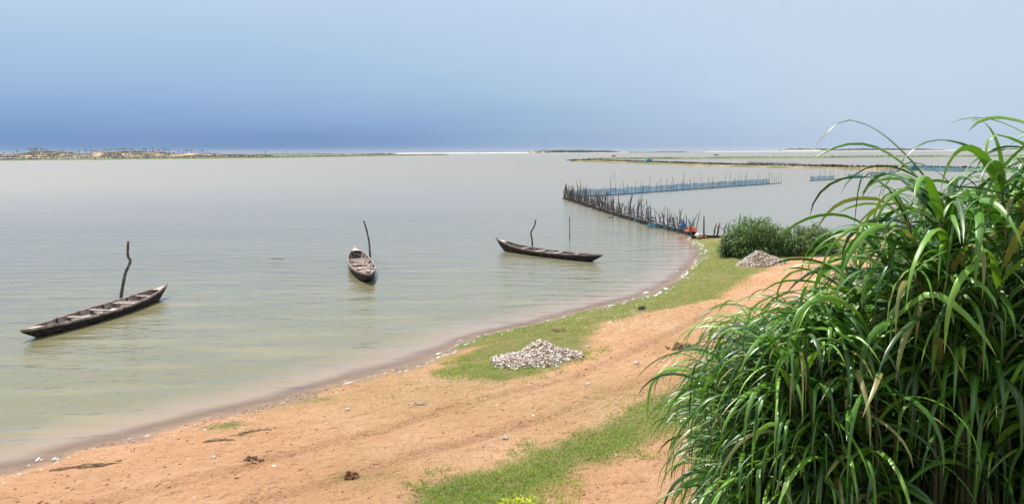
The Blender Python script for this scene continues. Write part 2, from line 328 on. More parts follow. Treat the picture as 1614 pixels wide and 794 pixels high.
# ------------------------------------------------------------------ terrain
shore_px = [(0,742),(100,712),(200,690),(330,657),(420,637),(520,606),(640,574),(700,552),(760,529),(860,506),(940,485),(1010,467),(1060,445),(1090,420),(1106,397),(1096,384),(1083,378),(1100,372),(1150,376),(1230,374),(1330,373),(1420,373),(1600,374)]
shore = [U(x, y, 0)[:2] for x, y in shore_px]
shore = [np.array([-60., -2.]), np.array([-26., 6.]), np.array([-15.5, 11.0])] + shore + [shore[-1] + np.array([14., 1.]), shore[-1] + np.array([40., -6.])]
shore_c = catmull(shore, 6)
land = np.vstack([shore_c, [[130, -60], [-60, -60]]])
trk = [catmull([U(x, y, .45)[:2] for x, y in P], 6) for P in (
    [(250,830),(400,785),(520,758),(660,712),(800,672),(900,640),(1000,605),(1120,560),(1200,500)],
    [(60,800),(250,760),(420,715),(600,670),(760,620),(900,590),(1020,540),(1130,480)])]
def height(X, Y):
    X = np.asarray(X, float); Y = np.asarray(Y, float)
    sd = polydist(X, Y, land) + 0.30*fbm(X*0.9, Y*0.9, 3, 3) + 0.22*fbm(X*3.0, Y*3.0, 3, 13)
    z = np.where(sd > 0, 0.04*np.minimum(sd, 1.0) + 0.55*(1-np.exp(-np.maximum(sd-0.3, 0)/5.0)), np.maximum(0.12*sd, -1.2))
    inl = np.clip(sd*1.2, 0, 1)
    z = z + inl*(0.16*fbm(X*0.22, Y*0.22, 3, 9) + 0.07*fbm(X*1.1, Y*1.1, 4, 5) + 0.06*fbm(X*3.1, Y*3.1, 4, 8))
    for k, T in enumerate(trk):
        d = polydist(X, Y, T, False)
        z = z - inl*0.05*np.exp(-(d/0.13)**2)*(.3+1.4*np.clip(fbm(X*1.3, Y*1.3, 3, 5)+.5, 0, 1)) + inl*0.015*np.exp(-((d-0.28)/0.12)**2)
    ye = 2.2 + 0.15*np.maximum(X, 0)
    z = z + (4.2-0.55)*(1-sstep(0, 5.0, Y-ye))*sstep(-24, -12, X)*(1-sstep(30, 55, X))
    return z, sd
def G(px, py):
    """point where the ray through that spot of the photograph meets the ground"""
    d = ray(px, py); t = 10.0*np.ones(1); z0 = 0.4
    for _ in range(6):
        P = CAM + d*((z0 - CAM[2])/d[2]); z0 = float(height(P[:1], P[1:2])[0][0])
    P[2] = z0; return P
def gz(x, y): return float(height(np.array([x]), np.array([y]))[0][0])
def axis(segs):
    a = []
    for s, e, d in segs: a += list(np.arange(s, e, d))
    return np.array(a + [segs[-1][1]])
ax = axis([(-60, -14, 1.0), (-14, 14, 0.11), (14, 32, 0.3), (32, 130, 3.0)])
ay = axis([(-60, 1, 2.0), (1, 9, 0.3), (9, 27, 0.11), (27, 62, 0.28), (62, 75, 1.0)])
XX, YY = np.meshgrid(ax, ay); ZZ, SD = height(XX, YY)
def region(px, z=0.45): return catmull([U(x, y, z)[:2] for x, y in px + [px[0]]], 3)[:-1]
gA = region([(1060,379),(1090,372),(1150,372),(1330,374),(1450,375),(1450,400),(1290,402),(1190,432),(1150,462),(1060,478),(960,500),(950,530),(930,560),(880,578),(800,594),(745,590),(690,578),(690,553),(755,522),(850,500),(930,480),(1000,462),(1050,440),(1078,418),(1092,398),(1085,388)])
gB = region([(1150,570),(1040,612),(960,648),(880,682),(800,712),(700,742),(655,757),(615,810),(640,850),(850,840),(880,785),(905,758),(1000,725),(1080,692),(1130,650)])
def gmask(X, Y, sd):
    g = np.maximum(sstep(-0.5, 0.9, polydist(X, Y, gA)), sstep(-0.45, 0.8, polydist(X, Y, gB)))
    return np.maximum(g, .95*sstep(21.5, 24, Y)*(1-sstep(1.2, 2.6, sd))*sstep(0.0, 0.12, sd))
gs = gmask(XX, YY, SD)
for (cx, cy, rx, ry, a) in [(355,660,.7,.4,.8),(495,617,.8,.5,.7),(565,760,.9,.35,.7),(390,682,.6,.3,.5),(440,668,.8,.3,.5),(1170,600,2,2,.8)]:
    c = U(cx, cy, .3); gs = np.maximum(gs, a*np.exp(-(((XX-c[0]))/rx)**2-((YY-c[1])/ry)**2))
ye = 2.2+0.15*np.maximum(XX, 0)
gs = np.maximum(gs, 0.62*(1-sstep(3.5, 6.5, YY-ye)))
thin = np.zeros_like(XX)
for (cx, cy, rx, ry, a) in [(690,600,3.2,3.0,.8),(560,610,2.5,1.5,.6),(1000,480,5,6,.5),(900,610,2.5,2,.4),(1000,640,3,2.5,.8),(640,740,1.5,1.5,.5),(1120,400,2,5,.6)]:
    c = U(cx, cy, .4); thin = np.maximum(thin, a*np.exp(-((XX-c[0])/rx)**2-((YY-c[1])/ry)**2))
tm = np.zeros_like(XX)
for T in trk: tm = np.maximum(tm, np.exp(-(polydist(XX, YY, T, False)/0.22)**2))
tm *= 0.4+0.9*np.clip(fbm(XX*.5, YY*.5, 3, 77)+.4, 0, 1)
wetm = 1-sstep(0.0, 0.07+0.0*XX, ZZ+0.05*fbm(XX*.7, YY*.7, 3, 55))
import bisect
axl, ayl = ax.tolist(), ay.tolist()
def gz(x, y):
    i = min(max(bisect.bisect_right(axl, x)-1, 0), len(axl)-2); j = min(max(bisect.bisect_right(ayl, y)-1, 0), len(ayl)-2)
    u = min(max((x-axl[i])/(axl[i+1]-axl[i]), 0), 1); v = min(max((y-ayl[j])/(ayl[j+1]-ayl[j]), 0), 1)
    return float((ZZ[j, i]*(1-u)+ZZ[j, i+1]*u)*(1-v)+(ZZ[j+1, i]*(1-u)+ZZ[j+1, i+1]*u)*v)
ny, nx = XX.shape
idx = np.arange(nx*ny).reshape(ny, nx)
quads = np.stack([idx[:-1, :-1].ravel(), idx[:-1, 1:].ravel(), idx[1:, 1:].ravel(), idx[1:, :-1].ravel()], 1)
gr = mesh('ground', np.stack([XX.ravel(), YY.ravel(), ZZ.ravel()], 1), quads, M['ground'], attrs=dict(grass=gs.ravel(), wet=wetm.ravel(), track=tm.ravel(), thin=thin.ravel()))
tag(gr, 'orange sandy beach with green turf patches beside the lagoon', 'beach', kind='structure')

# water: fine near the beach, huge beyond
wx = axis([(-9000, -600, 1400), (-600, -70, 106), (-70, -16, 3), (-16, 18, 0.3), (18, 60, 1.5), (60, 600, 90), (600, 9000, 1400)])
wy = axis([(-60, 8, 4.0), (8, 60, 0.3), (60, 100, 4), (100, 800, 100), (800, 12000, 1600)])
WX, WY = np.meshgrid(wx, wy)
inb = (WX > -60) & (WX < 130) & (WY > -60) & (WY < 75)
dep = np.full(WX.shape, 1.2); hz, _ = height(WX[inb], WY[inb]); dep[inb] = np.clip(-hz, -0.3, 1.2)
ny, nx = WX.shape; idx = np.arange(nx*ny).reshape(ny, nx)
quads = np.stack([idx[:-1, :-1].ravel(), idx[:-1, 1:].ravel(), idx[1:, 1:].ravel(), idx[1:, :-1].ravel()], 1)
keep = dep.ravel()[quads].max(1) > -0.12
wa = mesh('water', np.stack([WX.ravel(), WY.ravel(), 0*WX.ravel()], 1), quads[keep], M['water'], attrs=dict(depth=dep.ravel()))
tag(wa, 'calm grey green lagoon water', 'water', kind='structure')
# deep bed so that the bottom of the lagoon is closed
bed = MB(); bed.add([(-9000,-60,-1.3),(9000,-60,-1.3),(9000,12000,-1.3),(-9000,12000,-1.3)], [(0,1,2,3)])
tag(bed.build('lagoon_bed', M['mud']), 'muddy bed under the lagoon', 'lagoon bed', kind='structure')

# ------------------------------------------------------------------ leaves
def leaves(name, pos, az, e0, droop, L, Wd, m, parent=None, segs=9, fold=0.35, twist=None, rnd=None, dp=1.3, side_bend=None):
    n = len(pos); T = np.linspace(0, 1, segs+1)
    P = np.zeros((n, segs+1, 3)); P[:, 0] = pos; D = np.zeros((n, segs+1, 3)); A = np.zeros((n, segs+1))
    sb = side_bend if side_bend is not None else rng.normal(0, 0.35, n)
    kk = np.where(rng.random(n) < .14, rng.uniform(.5, 1.4, n), 0); kt = rng.uniform(.3, .75, n); ph_ = rng.uniform(0, 6.28, n)
    for k, t in enumerate(T):
        e = np.maximum(e0 - droop*t**dp - kk*(t > kt) + .10*np.sin(t*9+ph_), R(-88)); a = az + sb*t*t; A[:, k] = a
        D[:, k] = np.stack([np.cos(e)*np.cos(a), np.cos(e)*np.sin(a), np.sin(e)], 1)
        if k: P[:, k] = P[:, k-1] + (D[:, k]+D[:, k-1])*0.5*(L/segs)[:, None]
    S = np.stack([-np.sin(A), np.cos(A), 0*A], 2); Nn = np.cross(D, S)
    tw = (twist if twist is not None else rng.normal(0, 0.7, n))[:, None]*T[None, :] + rng.normal(0, .2, n)[:, None]
    S2 = S*np.cos(tw)[..., None] + Nn*np.sin(tw)[..., None]; N2 = np.cross(D, S2)
    wp = np.minimum(1, (T/0.2+0.25)**0.7) * np.clip(1-T, 0, 1)**0.62; wp[-1] = 0.02
    w = (Wd[:, None]*0.5*wp[None, :])[..., None]
    Vv = np.stack([P-S2*w-N2*w*fold, P, P+S2*w-N2*w*fold], 2).reshape(-1, 3)
    b = (np.arange(n)*(segs+1)*3)[:, None, None]; k = (np.arange(segs)*3)[None, :, None]
    q = np.array([[0, 1, 4, 3], [1, 2, 5, 4]])[None, None]
    Fc = (b[..., None]+k[..., None]+q).reshape(-1, 4)
    rn = rnd if rnd is not None else rng.random(n)
    at = dict(rnd=np.repeat(rn, (segs+1)*3), t=np.tile(np.repeat(T, 3), n), u=np.tile([1., 0., 1.], n*(segs+1)))
    return mesh(name, Vv, Fc, m, parent, at)
def reed_clump(name, label, stems, lean, leaf_n, Lr, Wr, m, cat='reed clump', group=None, segs=9, up=0.25, droopr=(1.5, 2.9), dens_exp=0.7, culms=True, bias=None, esc=0.0):
    """stems: array of x, y, z0, height, outward azimuth"""
    root = empty(name, tuple(stems[:, :3].mean(0))); tag(root, label, cat, group); o0 = np.array(root.location)
    cu = MB(); pos = []; az = []; e0 = []; hf = []
    for (x, y, z0, h, a) in stems:
        ln_ = lean*random.uniform(.5, 1.3); dx, dy = math.cos(a)*ln_*h, math.sin(a)*ln_*h
        pt = lambda t: (x+dx*t*t-o0[0], y+dy*t*t-o0[1], z0+h*t-o0[2])
        if culms: cu.tube([pt(t) for t in (0, .35, .7, 1)], [0.013, .012, .009, .004], 5)
        k = max(3, int(leaf_n*random.uniform(.75, 1.3)))
        for j in range(k):
            t = up+(1-up)*((j+random.random())/k)**dens_exp; pos.append(pt(t)); hf.append(t)
            aa = random.uniform(-math.pi, math.pi) if random.random() < 0.55 else a+random.gauss(0, 0.8)
            if bias is not None and random.random() < bias[1]: aa = bias[0]+random.gauss(0, .7)
            az.append(aa)
    pos = np.array(pos); az = np.array(az); hf = np.array(hf); n = len(pos)
    e0 = R(38)+esc+R(36)*hf+rng.normal(0, R(11), n)
    e0 = np.minimum(e0, R(66))
    L = rng.uniform(*Lr, n)*np.where((hf > .75) & (rng.random(n) < .10), 1.15, 1); Wd = rng.uniform(*Wr, n)*(0.6+0.4*L/Lr[1])
    dr = rng.uniform(*droopr, n)
    if culms: cu.build('culms', M['culm'], root, smooth=True)
    leaves('foliage', pos, az, e0, dr, L, Wd, m, root, segs)
    return root

# big reed clumps on the bank beside the camera
def tipz(X, Y):
    Xe = X*4.4/Y
    t = np.interp(Xe, [0.75, 1.0, 1.2, 1.43, 1.75, 2.05, 2.3, 2.55, 3.0, 4.0], [3.6, 4.05, 4.35, 4.60, 4.82, 4.93, 5.16, 5.60, 5.78, 5.72])
    return 5.8+(t-5.8)*Y/4.4
def stemset(n, cond, hm=1.0, y0=3.3, y1=6.8, x0=0.8, x1=5.4):
    S = []
    while len(S) < n:
        x, y = random.uniform(x0, x1), y0+(y1-y0)*random.random()**1.4
        if x/y < 0.31 or not cond(x, y): continue
        z0 = gz(x, y)-0.03; tz = float(tipz(x, y))-(random.random()**1.8*0.5 if random.random() < .72 else random.uniform(.4, 1.5)) - 0.02
        if tz-z0 < 0.5: tz = z0+0.5
        a = math.atan2(y-5.2, x-3.2)+random.gauss(0, .5)
        if x < 2.2 : a = math.pi+random.gauss(-.0, .7)
        S.append((x, y, z0, (tz-z0)*hm, a))
    return np.array(S)
S1 = stemset(540, lambda x, y: x*4.4/y >= 1.95)
reed_clump('reed_clump', 'tall dense clump of glossy reeds at the right edge, rising above the horizon', S1, 0.13, 23, (0.28, 0.76), (0.022, 0.058), M['reed'], up=0.45, bias=(R(200), .3), droopr=(1.5, 3.4), segs=11, esc=R(-8))
S2 = stemset(330, lambda x, y: x*4.4/y < 1.95)
reed_clump('reed_clump', 'lower arching reed clump spilling left over the sand beside the taller clump', S2, 0.14, 24, (0.26, 0.66), (0.014, 0.038), M['reed'], up=0.30, bias=(R(190), .35), droopr=(1.9, 3.3), segs=11, esc=R(-6))

# two rounded reed bushes on the point
def bush(cx, cy, rx, ry, h, n, label):
    S = []
    for i in range(n):
        t = random.random()**0.5; a = random.uniform(0, 2*math.pi); x, y = cx+rx*t*math.cos(a), cy+ry*t*math.sin(a)
        hh = h*(1-0.80*t**2.0)*random.uniform(.78, 1.05)*(0.92+0.3*float(fbm(np.array([x*.9]), np.array([y*.9]), 2, 4)[0]))
        S.append((x, y, gz(x, y)-.03, hh, a))
    return reed_clump('reed_bush', label, np.array(S), 0.24, 32, (0.32, 0.62), (0.032, 0.065), M['bushleaf'], 'reed bush', 'rounded reed bushes on the grassy point', segs=6, up=0.10, culms=True, droopr=(1.9, 3.2))
b1 = U(1200, 399, .55); b2 = U(1280, 399, .55)
bush(b1[0], b1[1]+1.3, 1.6, 1.6, 2.15, 230, 'rounded dark green reed bush on the grassy point, left one behind the shell heap')
bush(b2[0], b2[1]+1.3, 1.55, 1.6, 1.72, 190, 'slightly lower reed bush on the grassy point, right neighbour of the first bush')

# ------------------------------------------------------------------ canoes
def lerp3(t, a, m_, b, pw=2.4): return m_+((a-m_) if t < 0 else (b-m_))*abs(t)**pw
def canoe(pa, pb, B, za, zm, zb, label, thw, cut=(0.86, 0.86), spread=2.0, ribs=8, deckA=True, deckB=True, trims='pale', xbrace=False, bits=(), tipcut=(0.5, 0.5)):
    pa, pb = np.array(pa), np.array(pb); c = (pa+pb)/2; d = pb-pa; L = math.hypot(d[0], d[1])
    root = empty('canoe', (c[0], c[1], 0), math.atan2(d[1], d[0])); tag(root, label, 'canoe', 'wooden canoes moored in the lagoon')
    nS = 33; T = np.linspace(-1, 1, nS)
    b = lambda t: max(0.012, B/2*(1-abs(t)**spread)**0.85) if abs(t) < 1 else 0.012
    zs = lambda t: lerp3(t, za, zm, zb)
    def zk(t):
        ct = cut[0] if t < 0 else cut[1]; e = max(0, (abs(t)-ct*0.72)/(1-ct*0.72)); return -0.16+(zs(t)+0.10)*e**1.7*(1.0 if abs(t) < 1 else .98)
    def section(t, off, dz):
        bb = max(b(t)-off, 0.004); top = zs(t)-(0.0 if off == 0 else 0.004); k = zk(t)+dz
        if off: k = min(max(k, 0.045), top-0.012)
        k = min(k, top-0.01)
        return [(bb, top), (bb*.95, k+(top-k)*.62), (bb*.80, k+(top-k)*.25), (bb*.56, k+0.02*(1 if not off else 0)), (0, k), (-bb*.56, k+0.02*(1 if not off else 0)), (-bb*.80, k+(top-k)*.25), (-bb*.95, k+(top-k)*.62), (-bb, top)]
    def shell(off, dz, flip, t0=-1, t1=1):
        mb = MB(); V = []; Fc = []; Ts = [t for t in T if t0 <= t <= t1]
        for t in Ts:
            for (y, z) in section(t, off, dz): V.append((t*L/2, y+0.012*math.sin(t*17+y*9), z+0.008*math.sin(t*23)))
        for i in range(len(Ts)-1):
            for k in range(8):
                q = (i*9+k, i*9+k+1, (i+1)*9+k+1, (i+1)*9+k); Fc.append(q[::-1] if flip else q)
        mb.add(V, Fc); return mb
    shell(0, 0, False).build('hull', M['tar'], root, True)
    shell(0.032, 0.05, True, -.97, .97).build('inner_planking', M['grey'], root, True)
    for sgn in (1, -1):          # gunwale strakes
        mb = MB(); V = []; Fc = []
        for i, t in enumerate(T):
            y0, y1 = b(t)+0.014, max(b(t)-0.045, 0.0); z = zs(t)+0.006+0.008*math.sin(t*23); x = t*L/2
            if abs(t) == 1: x *= 1.006
            wob = 0.006*math.sin(t*41+sgn)
            V += [(x, sgn*y0, z-0.05+wob), (x, sgn*(y0), z+0.022+wob), (x, sgn*y1, z+0.022), (x, sgn*y1, z-0.03)]
        for i in range(nS-1):
            for k in range(4): Fc.append((i*4+k, i*4+(k+1) % 4, (i+1)*4+(k+1) % 4, (i+1)*4+k))
        Fc += [(0, 1, 2, 3), tuple((nS-1)*4+k for k in (3, 2, 1, 0))]
        mb.add(V, Fc); mb.build('gunwale', M['grey'], root)
    for (t, w) in thw:
        mb = MB(); wv = w; yb = b(t)-0.02
        mb.box((t*L/2, 0, zs(t)-0.035), (wv, 2*yb, 0.035), rz=random.uniform(-.05, .05), rx=random.uniform(-.02, .02))
        mb.build('thwart', M[trims], root)
    for i in range(ribs):
        t = -0.72+1.44*(i+.5)/ribs; mb = MB(); sec = section(t, 0.036, 0.06)
        V = []; Fc = []
        for (y, z) in sec:
            V += [(t*L/2-.025, y, z-.03), (t*L/2+.025, y, z-.03), (t*L/2+.025, y*.93, z+.02), (t*L/2-.025, y*.93, z+.02)]
        for k in range(8):
            for j in range(4): Fc.append((k*4+j, k*4+(j+1) % 4, (k+1)*4+(j+1) % 4, (k+1)*4+j))
        mb.add(V, Fc); mb.build('rib', M['dark' if i % 3 else 'rust'], root)
    for sgn, on in ((-1, deckA), (1, deckB)):
        if not on: continue
        mb = MB(); V = []; ts = [0.80, .86, .91, .96, .99]
        for t in ts:
            V += [(sgn*t*L/2, b(t)-.02, zs(sgn*t)+.004), (sgn*t*L/2, 0, zs(sgn*t)+.02), (sgn*t*L/2, -b(t)+.02, zs(sgn*t)+.004)]
        Fc = [(i*3+k, i*3+k+1, i*3+k+4, i*3+k+3) for i in range(4) for k in (0, 1)]
        n0 = len(V); V += [(x, y, z-.03) for (x, y, z) in V]; Fc += [tuple(q+n0 for q in f[::-1]) for f in Fc]
        Fc += [(0, 1, 1+n0, n0), (1, 2, 2+n0, 1+n0)]
        mb.add(V, Fc); mb.build('end_deck', M['pale'], root)
    for (t, y, sx, sy, sz, mm) in bits:
        mb = MB(); z = max(zk(t)+.05, .045); mb.box((t*L/2, y*b(t), z+sz/2+.02), (sx, sy, sz), rz=random.uniform(-.5, .5), rx=.06); mb.build('floor_board' if sz < .06 else 'support_block', M[mm], root)
    if xbrace:
        for s_ in (1, -1):
            mb = MB(); t0, t1 = xbrace; mb.tube([(t0*L/2, s_*b(t0)*.8, zs(t0)-.1), (t1*L/2, -s_*b(t1)*.8, zs(t1)-.08)], .03, 5); mb.build('cross_brace', M['dark'], root)
    return root
c1a, c1b = U(34, 521, .36), U(263, 448, .50)
canoe(c1a, c1b, 1.2, .36, .27, .50, 'long weathered canoe at the left with a low slender bow', [(-.33, .14), (-.02, .12), (.30, .13), (.36, .08), (.60, .12)], spread=1.8, ribs=9,
      bits=[(-.15, .1, .7, .25, .03, 'pale'), (.1, -.2, .5, .22, .03, 'rust'), (.2, .3, .35, .2, .03, 'pale'), (.45, 0, .6, .3, .03, 'pale'), (.12, .45, .2, .12, .14, 'dark')])
c2a, c2b = U(581, 434, .42), U(559, 390, .55)
canoe(c2a, c2b, 1.22, .46, .34, .58, 'short-looking canoe seen end on, with open pale ribs', [(-.62, .16), (-.38, .18), (-.08, .16), (.2, .14), (.33, .10)], spread=2.3, ribs=7, trims='pale', xbrace=(.5, .8), deckA=False,
      bits=[(-.2, .35, .5, .2, .03, 'rust'), (.05, -.3, .6, .25, .03, 'rust'), (-.3, -.4, .3, .2, .12, 'pale'), (.12, .4, .25, .15, .15, 'pale'), (.0, 0.05, .4, .2, .03, 'pale'), (-.5, .1, .8, .4, .03, 'dark'), (.3, -.35, .4, .18, .1, 'pale'), (-.15, -.5, .3, .12, .2, 'pale'), (.18, .1, .3, .2, .12, 'rust'), (.4, .3, .35, .15, .1, 'pale'), (-.33, .45, .2, .15, .2, 'pale')])
c3a, c3b = U(782, 376, .66), U(949, 402, .42)
canoe(c3a, c3b, 1.05, .70, .27, .44, 'dark narrow canoe nearest the stake fence, its left end raised', [(-.42, .13), (-.12, .2), (.20, .2), (.52, .16)], spread=1.9, ribs=8, deckA=True,
      bits=[(-.35, .4, .18, .15, .22, 'dark'), (-.28, .4, .15, .15, .15, 'dark'), (.42, .4, .2, .15, .22, 'dark'), (0, 0, .5, .25, .03, 'rust'), (.3, 0, .5, .2, .03, 'grey')])

# ------------------------------------------------------------------ mooring poles
def pole(pts_px, r, label, zb=0.0, name='mooring_pole', m='stick', cat='pole'):
    base = U(*pts_px[0], zb); dpt = base[1]
    P = []
    for (x, y) in pts_px:
        d = ray(x, y); t = dpt/d[1]; q = CAM+d*t; P.append((q[0]-base[0], random.uniform(-.06, .06), q[2]))
    P = [(P[0][0], P[0][1], -1.2)]+P
    Q = catmull(P, 5)
    rad = [r*(1.1-.35*i/len(Q))*(1+.12*math.sin(i*2.1)) for i in range(len(Q))]
    mb = MB(); mb.tube(Q, rad, 8); o = mb.build(name, M[m], smooth=True, loc=(base[0], base[1], 0)); tag(o, label, cat); return o
pole([(190, 476), (196, 440), (199, 427), (205, 412), (201.5, 402), (203, 380)], .06, 'crooked dark mooring pole with a kink, beside the left canoe')
pole([(584, 409), (583, 395), (581.5, 380), (577, 359), (573.5, 348)], .055, 'curved mooring pole leaning left behind the end-on canoe')
pole([(839, 388), (838.5, 377), (837, 366), (842, 357), (844.5, 346)], .055, 'forked looking bent mooring pole beside the dark narrow canoe')
pole([(898, 379), (898, 360), (897.5, 341)], .032, 'thin straight pole standing alone in the water beyond the dark canoe')
for (x, y0, y1, lb) in [(968, 283, 270, 'tiny lone pole in open water beyond the blue net, left one'), (1078, 302-9, 271, 'tall thin pole in open water behind the blue net fence')]:
    pole([(x, y0), (x, (y0+y1)/2), (x, y1)], .035, lb)

# ------------------------------------------------------------------ fish fences
stakes = []
for k in range(7):      # crooked stakes of one metre, scaled per copy
    mb = MB(); x = y = 0; P = [(0, 0, -.35)]
    kx, ky = random.uniform(-.16, .16), random.uniform(-.1, .1)
    for j in range(1, 6): x += kx*random.uniform(-.6, 1.4)*.35; y += ky*random.uniform(-.6, 1.4)*.35; P.append((x, y, j*.2))
    mb.tube(P, [.03, .03, .028, .026, .022, .014], 5)
    if k in (2, 5): mb.tube([P[3], (P[3][0]+.09, P[3][1], .62), (P[3][0]+.16, .02, .85)], [.018, .015, .008], 4)
    o = mb.build('stake', M['stick'], smooth=True); stakes.append(o.data); bpy.data.objects.remove(o)
def along(P, n, jit=0.3):
    P = np.array(P); L = np.r_[0, np.cumsum(np.linalg.norm(np.diff(P, axis=0), axis=1))]
    for i in range(n):
        s_ = min(max((i+.5+random.uniform(-jit, jit))/n, 0), 1)*L[-1]; yield np.array([np.interp(s_, L, P[:, 0]), np.interp(s_, L, P[:, 1])]), s_/L[-1]
def add_stakes(root, P, n, h, thick, off=0.35, lean=.13, hfun=None, gr=None):
    o0 = np.array(root.location)
    for p, t in along(P, n):
        hh = h[0]+(h[1]-h[0])*random.random()**1.7
        if hfun: hh *= hfun(t)
        o = bpy.data.objects.new('stake', random.choice(stakes)); link(o); o.parent = root
        zz = max(gz(p[0], p[1]), 0) if p[1] < 62 else 0
        o.location = (p[0]+random.uniform(-off, off)-o0[0], p[1]+random.uniform(-off, off)-o0[1], zz-o0[2])
        o.rotation_euler = (random.gauss(0, lean), random.gauss(0, lean), random.uniform(0, 6.28)); th = thick*random.uniform(.8, 1.5)
        o.scale = (th, th, hh)
def ribbon(name, P, z0, z1, m, parent, step=0.5, amp=0.08, off=0.0, th=0.0, gaps=None, sag=0.0, seed=1, bul=0.05):
    P = np.array(P); L = np.r_[0, np.cumsum(np.linalg.norm(np.diff(P, axis=0), axis=1))]; n = max(3, int(L[-1]/step)); o0 = np.array(parent.location) if parent else np.zeros(3)
    V = []; Fc = []; s_ = np.linspace(0, L[-1], n); X = np.interp(s_, L, P[:, 0]); Y = np.interp(s_, L, P[:, 1])
    tx, ty = np.gradient(X), np.gradient(Y); nn = np.hypot(tx, ty)+1e-9; nxx, nyy = -ty/nn, tx/nn
    nz = fbm(s_*.8, s_*0+seed, 4, seed)*2*amp; nb = fbm(s_*.6, s_*0+seed+9, 3, seed+3)*2*bul
    for i in range(n):
        for sd in ((-th/2, th/2) if th else (0,)):
            bx, by = X[i]+nxx[i]*(off+sd+nb[i]), Y[i]+nyy[i]*(off+sd+nb[i])
            zb = max(gz(bx, by), 0) if by < 62 else 0
            V.append((bx-o0[0], by-o0[1], z0+zb-o0[2])); V.append((bx+nb[i]*nxx[i]-o0[0], by+nb[i]*nyy[i]-o0[1], z1+zb+nz[i]-sag*math.sin(i*.9)**2-o0[2]))
    k = 4 if th else 2; runs = []; cur = []
    for i in range(n):
        if gaps and gaps(i/(n-1)):
            if len(cur) > 1: runs.append(cur)
            cur = []
        else: cur.append(i)
    if len(cur) > 1: runs.append(cur)
    for rn_ in runs:
        VV = [V[i*k+j] for i in rn_ for j in range(k)]; Fc = []
        for i in range(len(rn_)-1):
            a, b_ = i*k, (i+1)*k
            Fc.append((a, b_, b_+1, a+1))
            if th: Fc += [(b_+2, a+2, a+3, b_+3), (a+1, b_+1, b_+3, a+3)]
        if th: Fc += [(0, 1, 3, 2)]
        mesh(name, VV, Fc, m, parent, smooth=False)
fp = catmull([U(x, y)[:2] for x, y in [(891,314),(905,318),(930,326),(960,336),(1000,348),(1040,359),(1075,367),(1092,371)]], 6)
fend = catmull([U(x, y, .2)[:2] for x, y in [(1092,372),(1125,374),(1160,377),(1190,384)]], 4)
r1 = empty('stake_fence', (fp[0][0], fp[0][1], 0)); tag(r1, 'long crooked stake fence with dark brush base running from the grassy point', 'fence')
hf = lambda t: .95 if t > .8 else (1.0 if t > .25 else .85)
add_stakes(r1, fp[:26], 40, (1.1, 2.3), 1.25, .55, hfun=None)
add_stakes(r1, fp, 48, (.8, 2.5), 1.3, .4)
add_stakes(r1, fend, 12, (.9, 1.7), 1.5, .2)
ribbon('brush_base', fp, -.4, .26, M['mud'], r1, .4, .10, 0, .28, bul=.12)
mbs = MB()
for p, t in list(along(fp, 150, .6))+list(along(fp[:22], 70, .6)):
    hh = random.uniform(.5, 1.9)*(1.1 if t < .3 else .9); x_, y_ = p[0]-r1.location[0]+random.uniform(-.55, .55), p[1]-r1.location[1]+random.uniform(-.5, .5); a_, b_ = random.gauss(0, .16), random.gauss(0, .12); k_ = random.uniform(-.12, .12)
    mbs.tube([(x_, y_, -.3), (x_+a_*.4+k_, y_+b_*.4, hh*.5), (x_+a_*hh, y_+b_*hh, hh)], [.034, .028, .014], 4)
tag(mbs.build('brushwood', M['stick'], r1), kind='stuff')
ribbon('brush_base', fend, -.2, .16, M['mud'], r1, .4, .08, 0, .18, bul=.1)
ribbon('net_panel', fp, .1, .62, M['netteal'], r1, .4, .22, .22, gaps=lambda t: (t*19 % 1) > .66, seed=5, bul=.15)
ribbon('net_panel', fp, .0, .40, M['netteal'], r1, .35, .12, -.2, gaps=lambda t: t < .62 or (t*37 % 1) > .7, seed=8, bul=.06)
ribbon('net_panel', fp, .15, .85, M['netgrey'], r1, .5, .25, .35, gaps=lambda t: (t*23 % 1) < .35, seed=11, bul=.2)
for k in range(3):
    for o_, z_ in ((.1, .5), (-.08, .32)):
        mb = MB(); A_ = fp[int(k*.32*len(fp))]; idx_ = range(int(k*.32*len(fp)), min(len(fp)-1, int((k*.32+.34)*len(fp))))
        mb.tube([(fp[i][0]-r1.location[0]+o_, fp[i][1]-r1.location[1], z_+random.uniform(-.05, .05)) for i in idx_], .025, 4); mb.build('rail', M['pale'], r1)
# far net fences
def net_fence(name, px, label, n, h, nh, netm, base=True, gaps=None, thick=.9):
    P = catmull([U(x, y)[:2] for x, y in px], 5); r = empty(name, (P[0][0], P[0][1], 0)); tag(r, label, 'net fence')
    add_stakes(r, P, n, h, thick, .12, .035)
    ribbon('net', P, .0, nh, netm, r, 1.2, .10, 0, bul=.12, sag=.12, gaps=gaps)
    ribbon('float_line', P, -.2, .10, M['mud'], r, 1.5, .03, .15, .14)
    return r
net_fence('net_fence', [(893,313),(925,310.5),(980,307),(1040,302.5),(1140,295.5),(1220,290),(1232,289)], 'long blue net fence with thin stakes starting at the stake fence corner', 62, (1.1, 2.6), 1.0, M['net'], gaps=lambda t: t > .93)
net_fence('net_fence', [(1277,285.5),(1320,283),(1370,279),(1400,273.5),(1420,269)], 'fainter pale blue net fence reaching towards the brown mud bar', 42, (1.2, 3.2), .9, M['net'], gaps=lambda t: (t*6 % 1) > .7)
net_fence('net_fence', [(1432,266.5),(1455,269),(1500,270.5),(1560,271.5),(1700,273)], 'dark low fence with blue net along the bar behind the reeds', 40, (1.0, 1.8), 1.25, M['net'])
net_fence('net_fence', [(1178,259),(1215,260.5),(1262,262)], 'short dark picket fence standing on the brown mud bar', 30, (1.2, 2.4), 1.2, M['netgrey'])
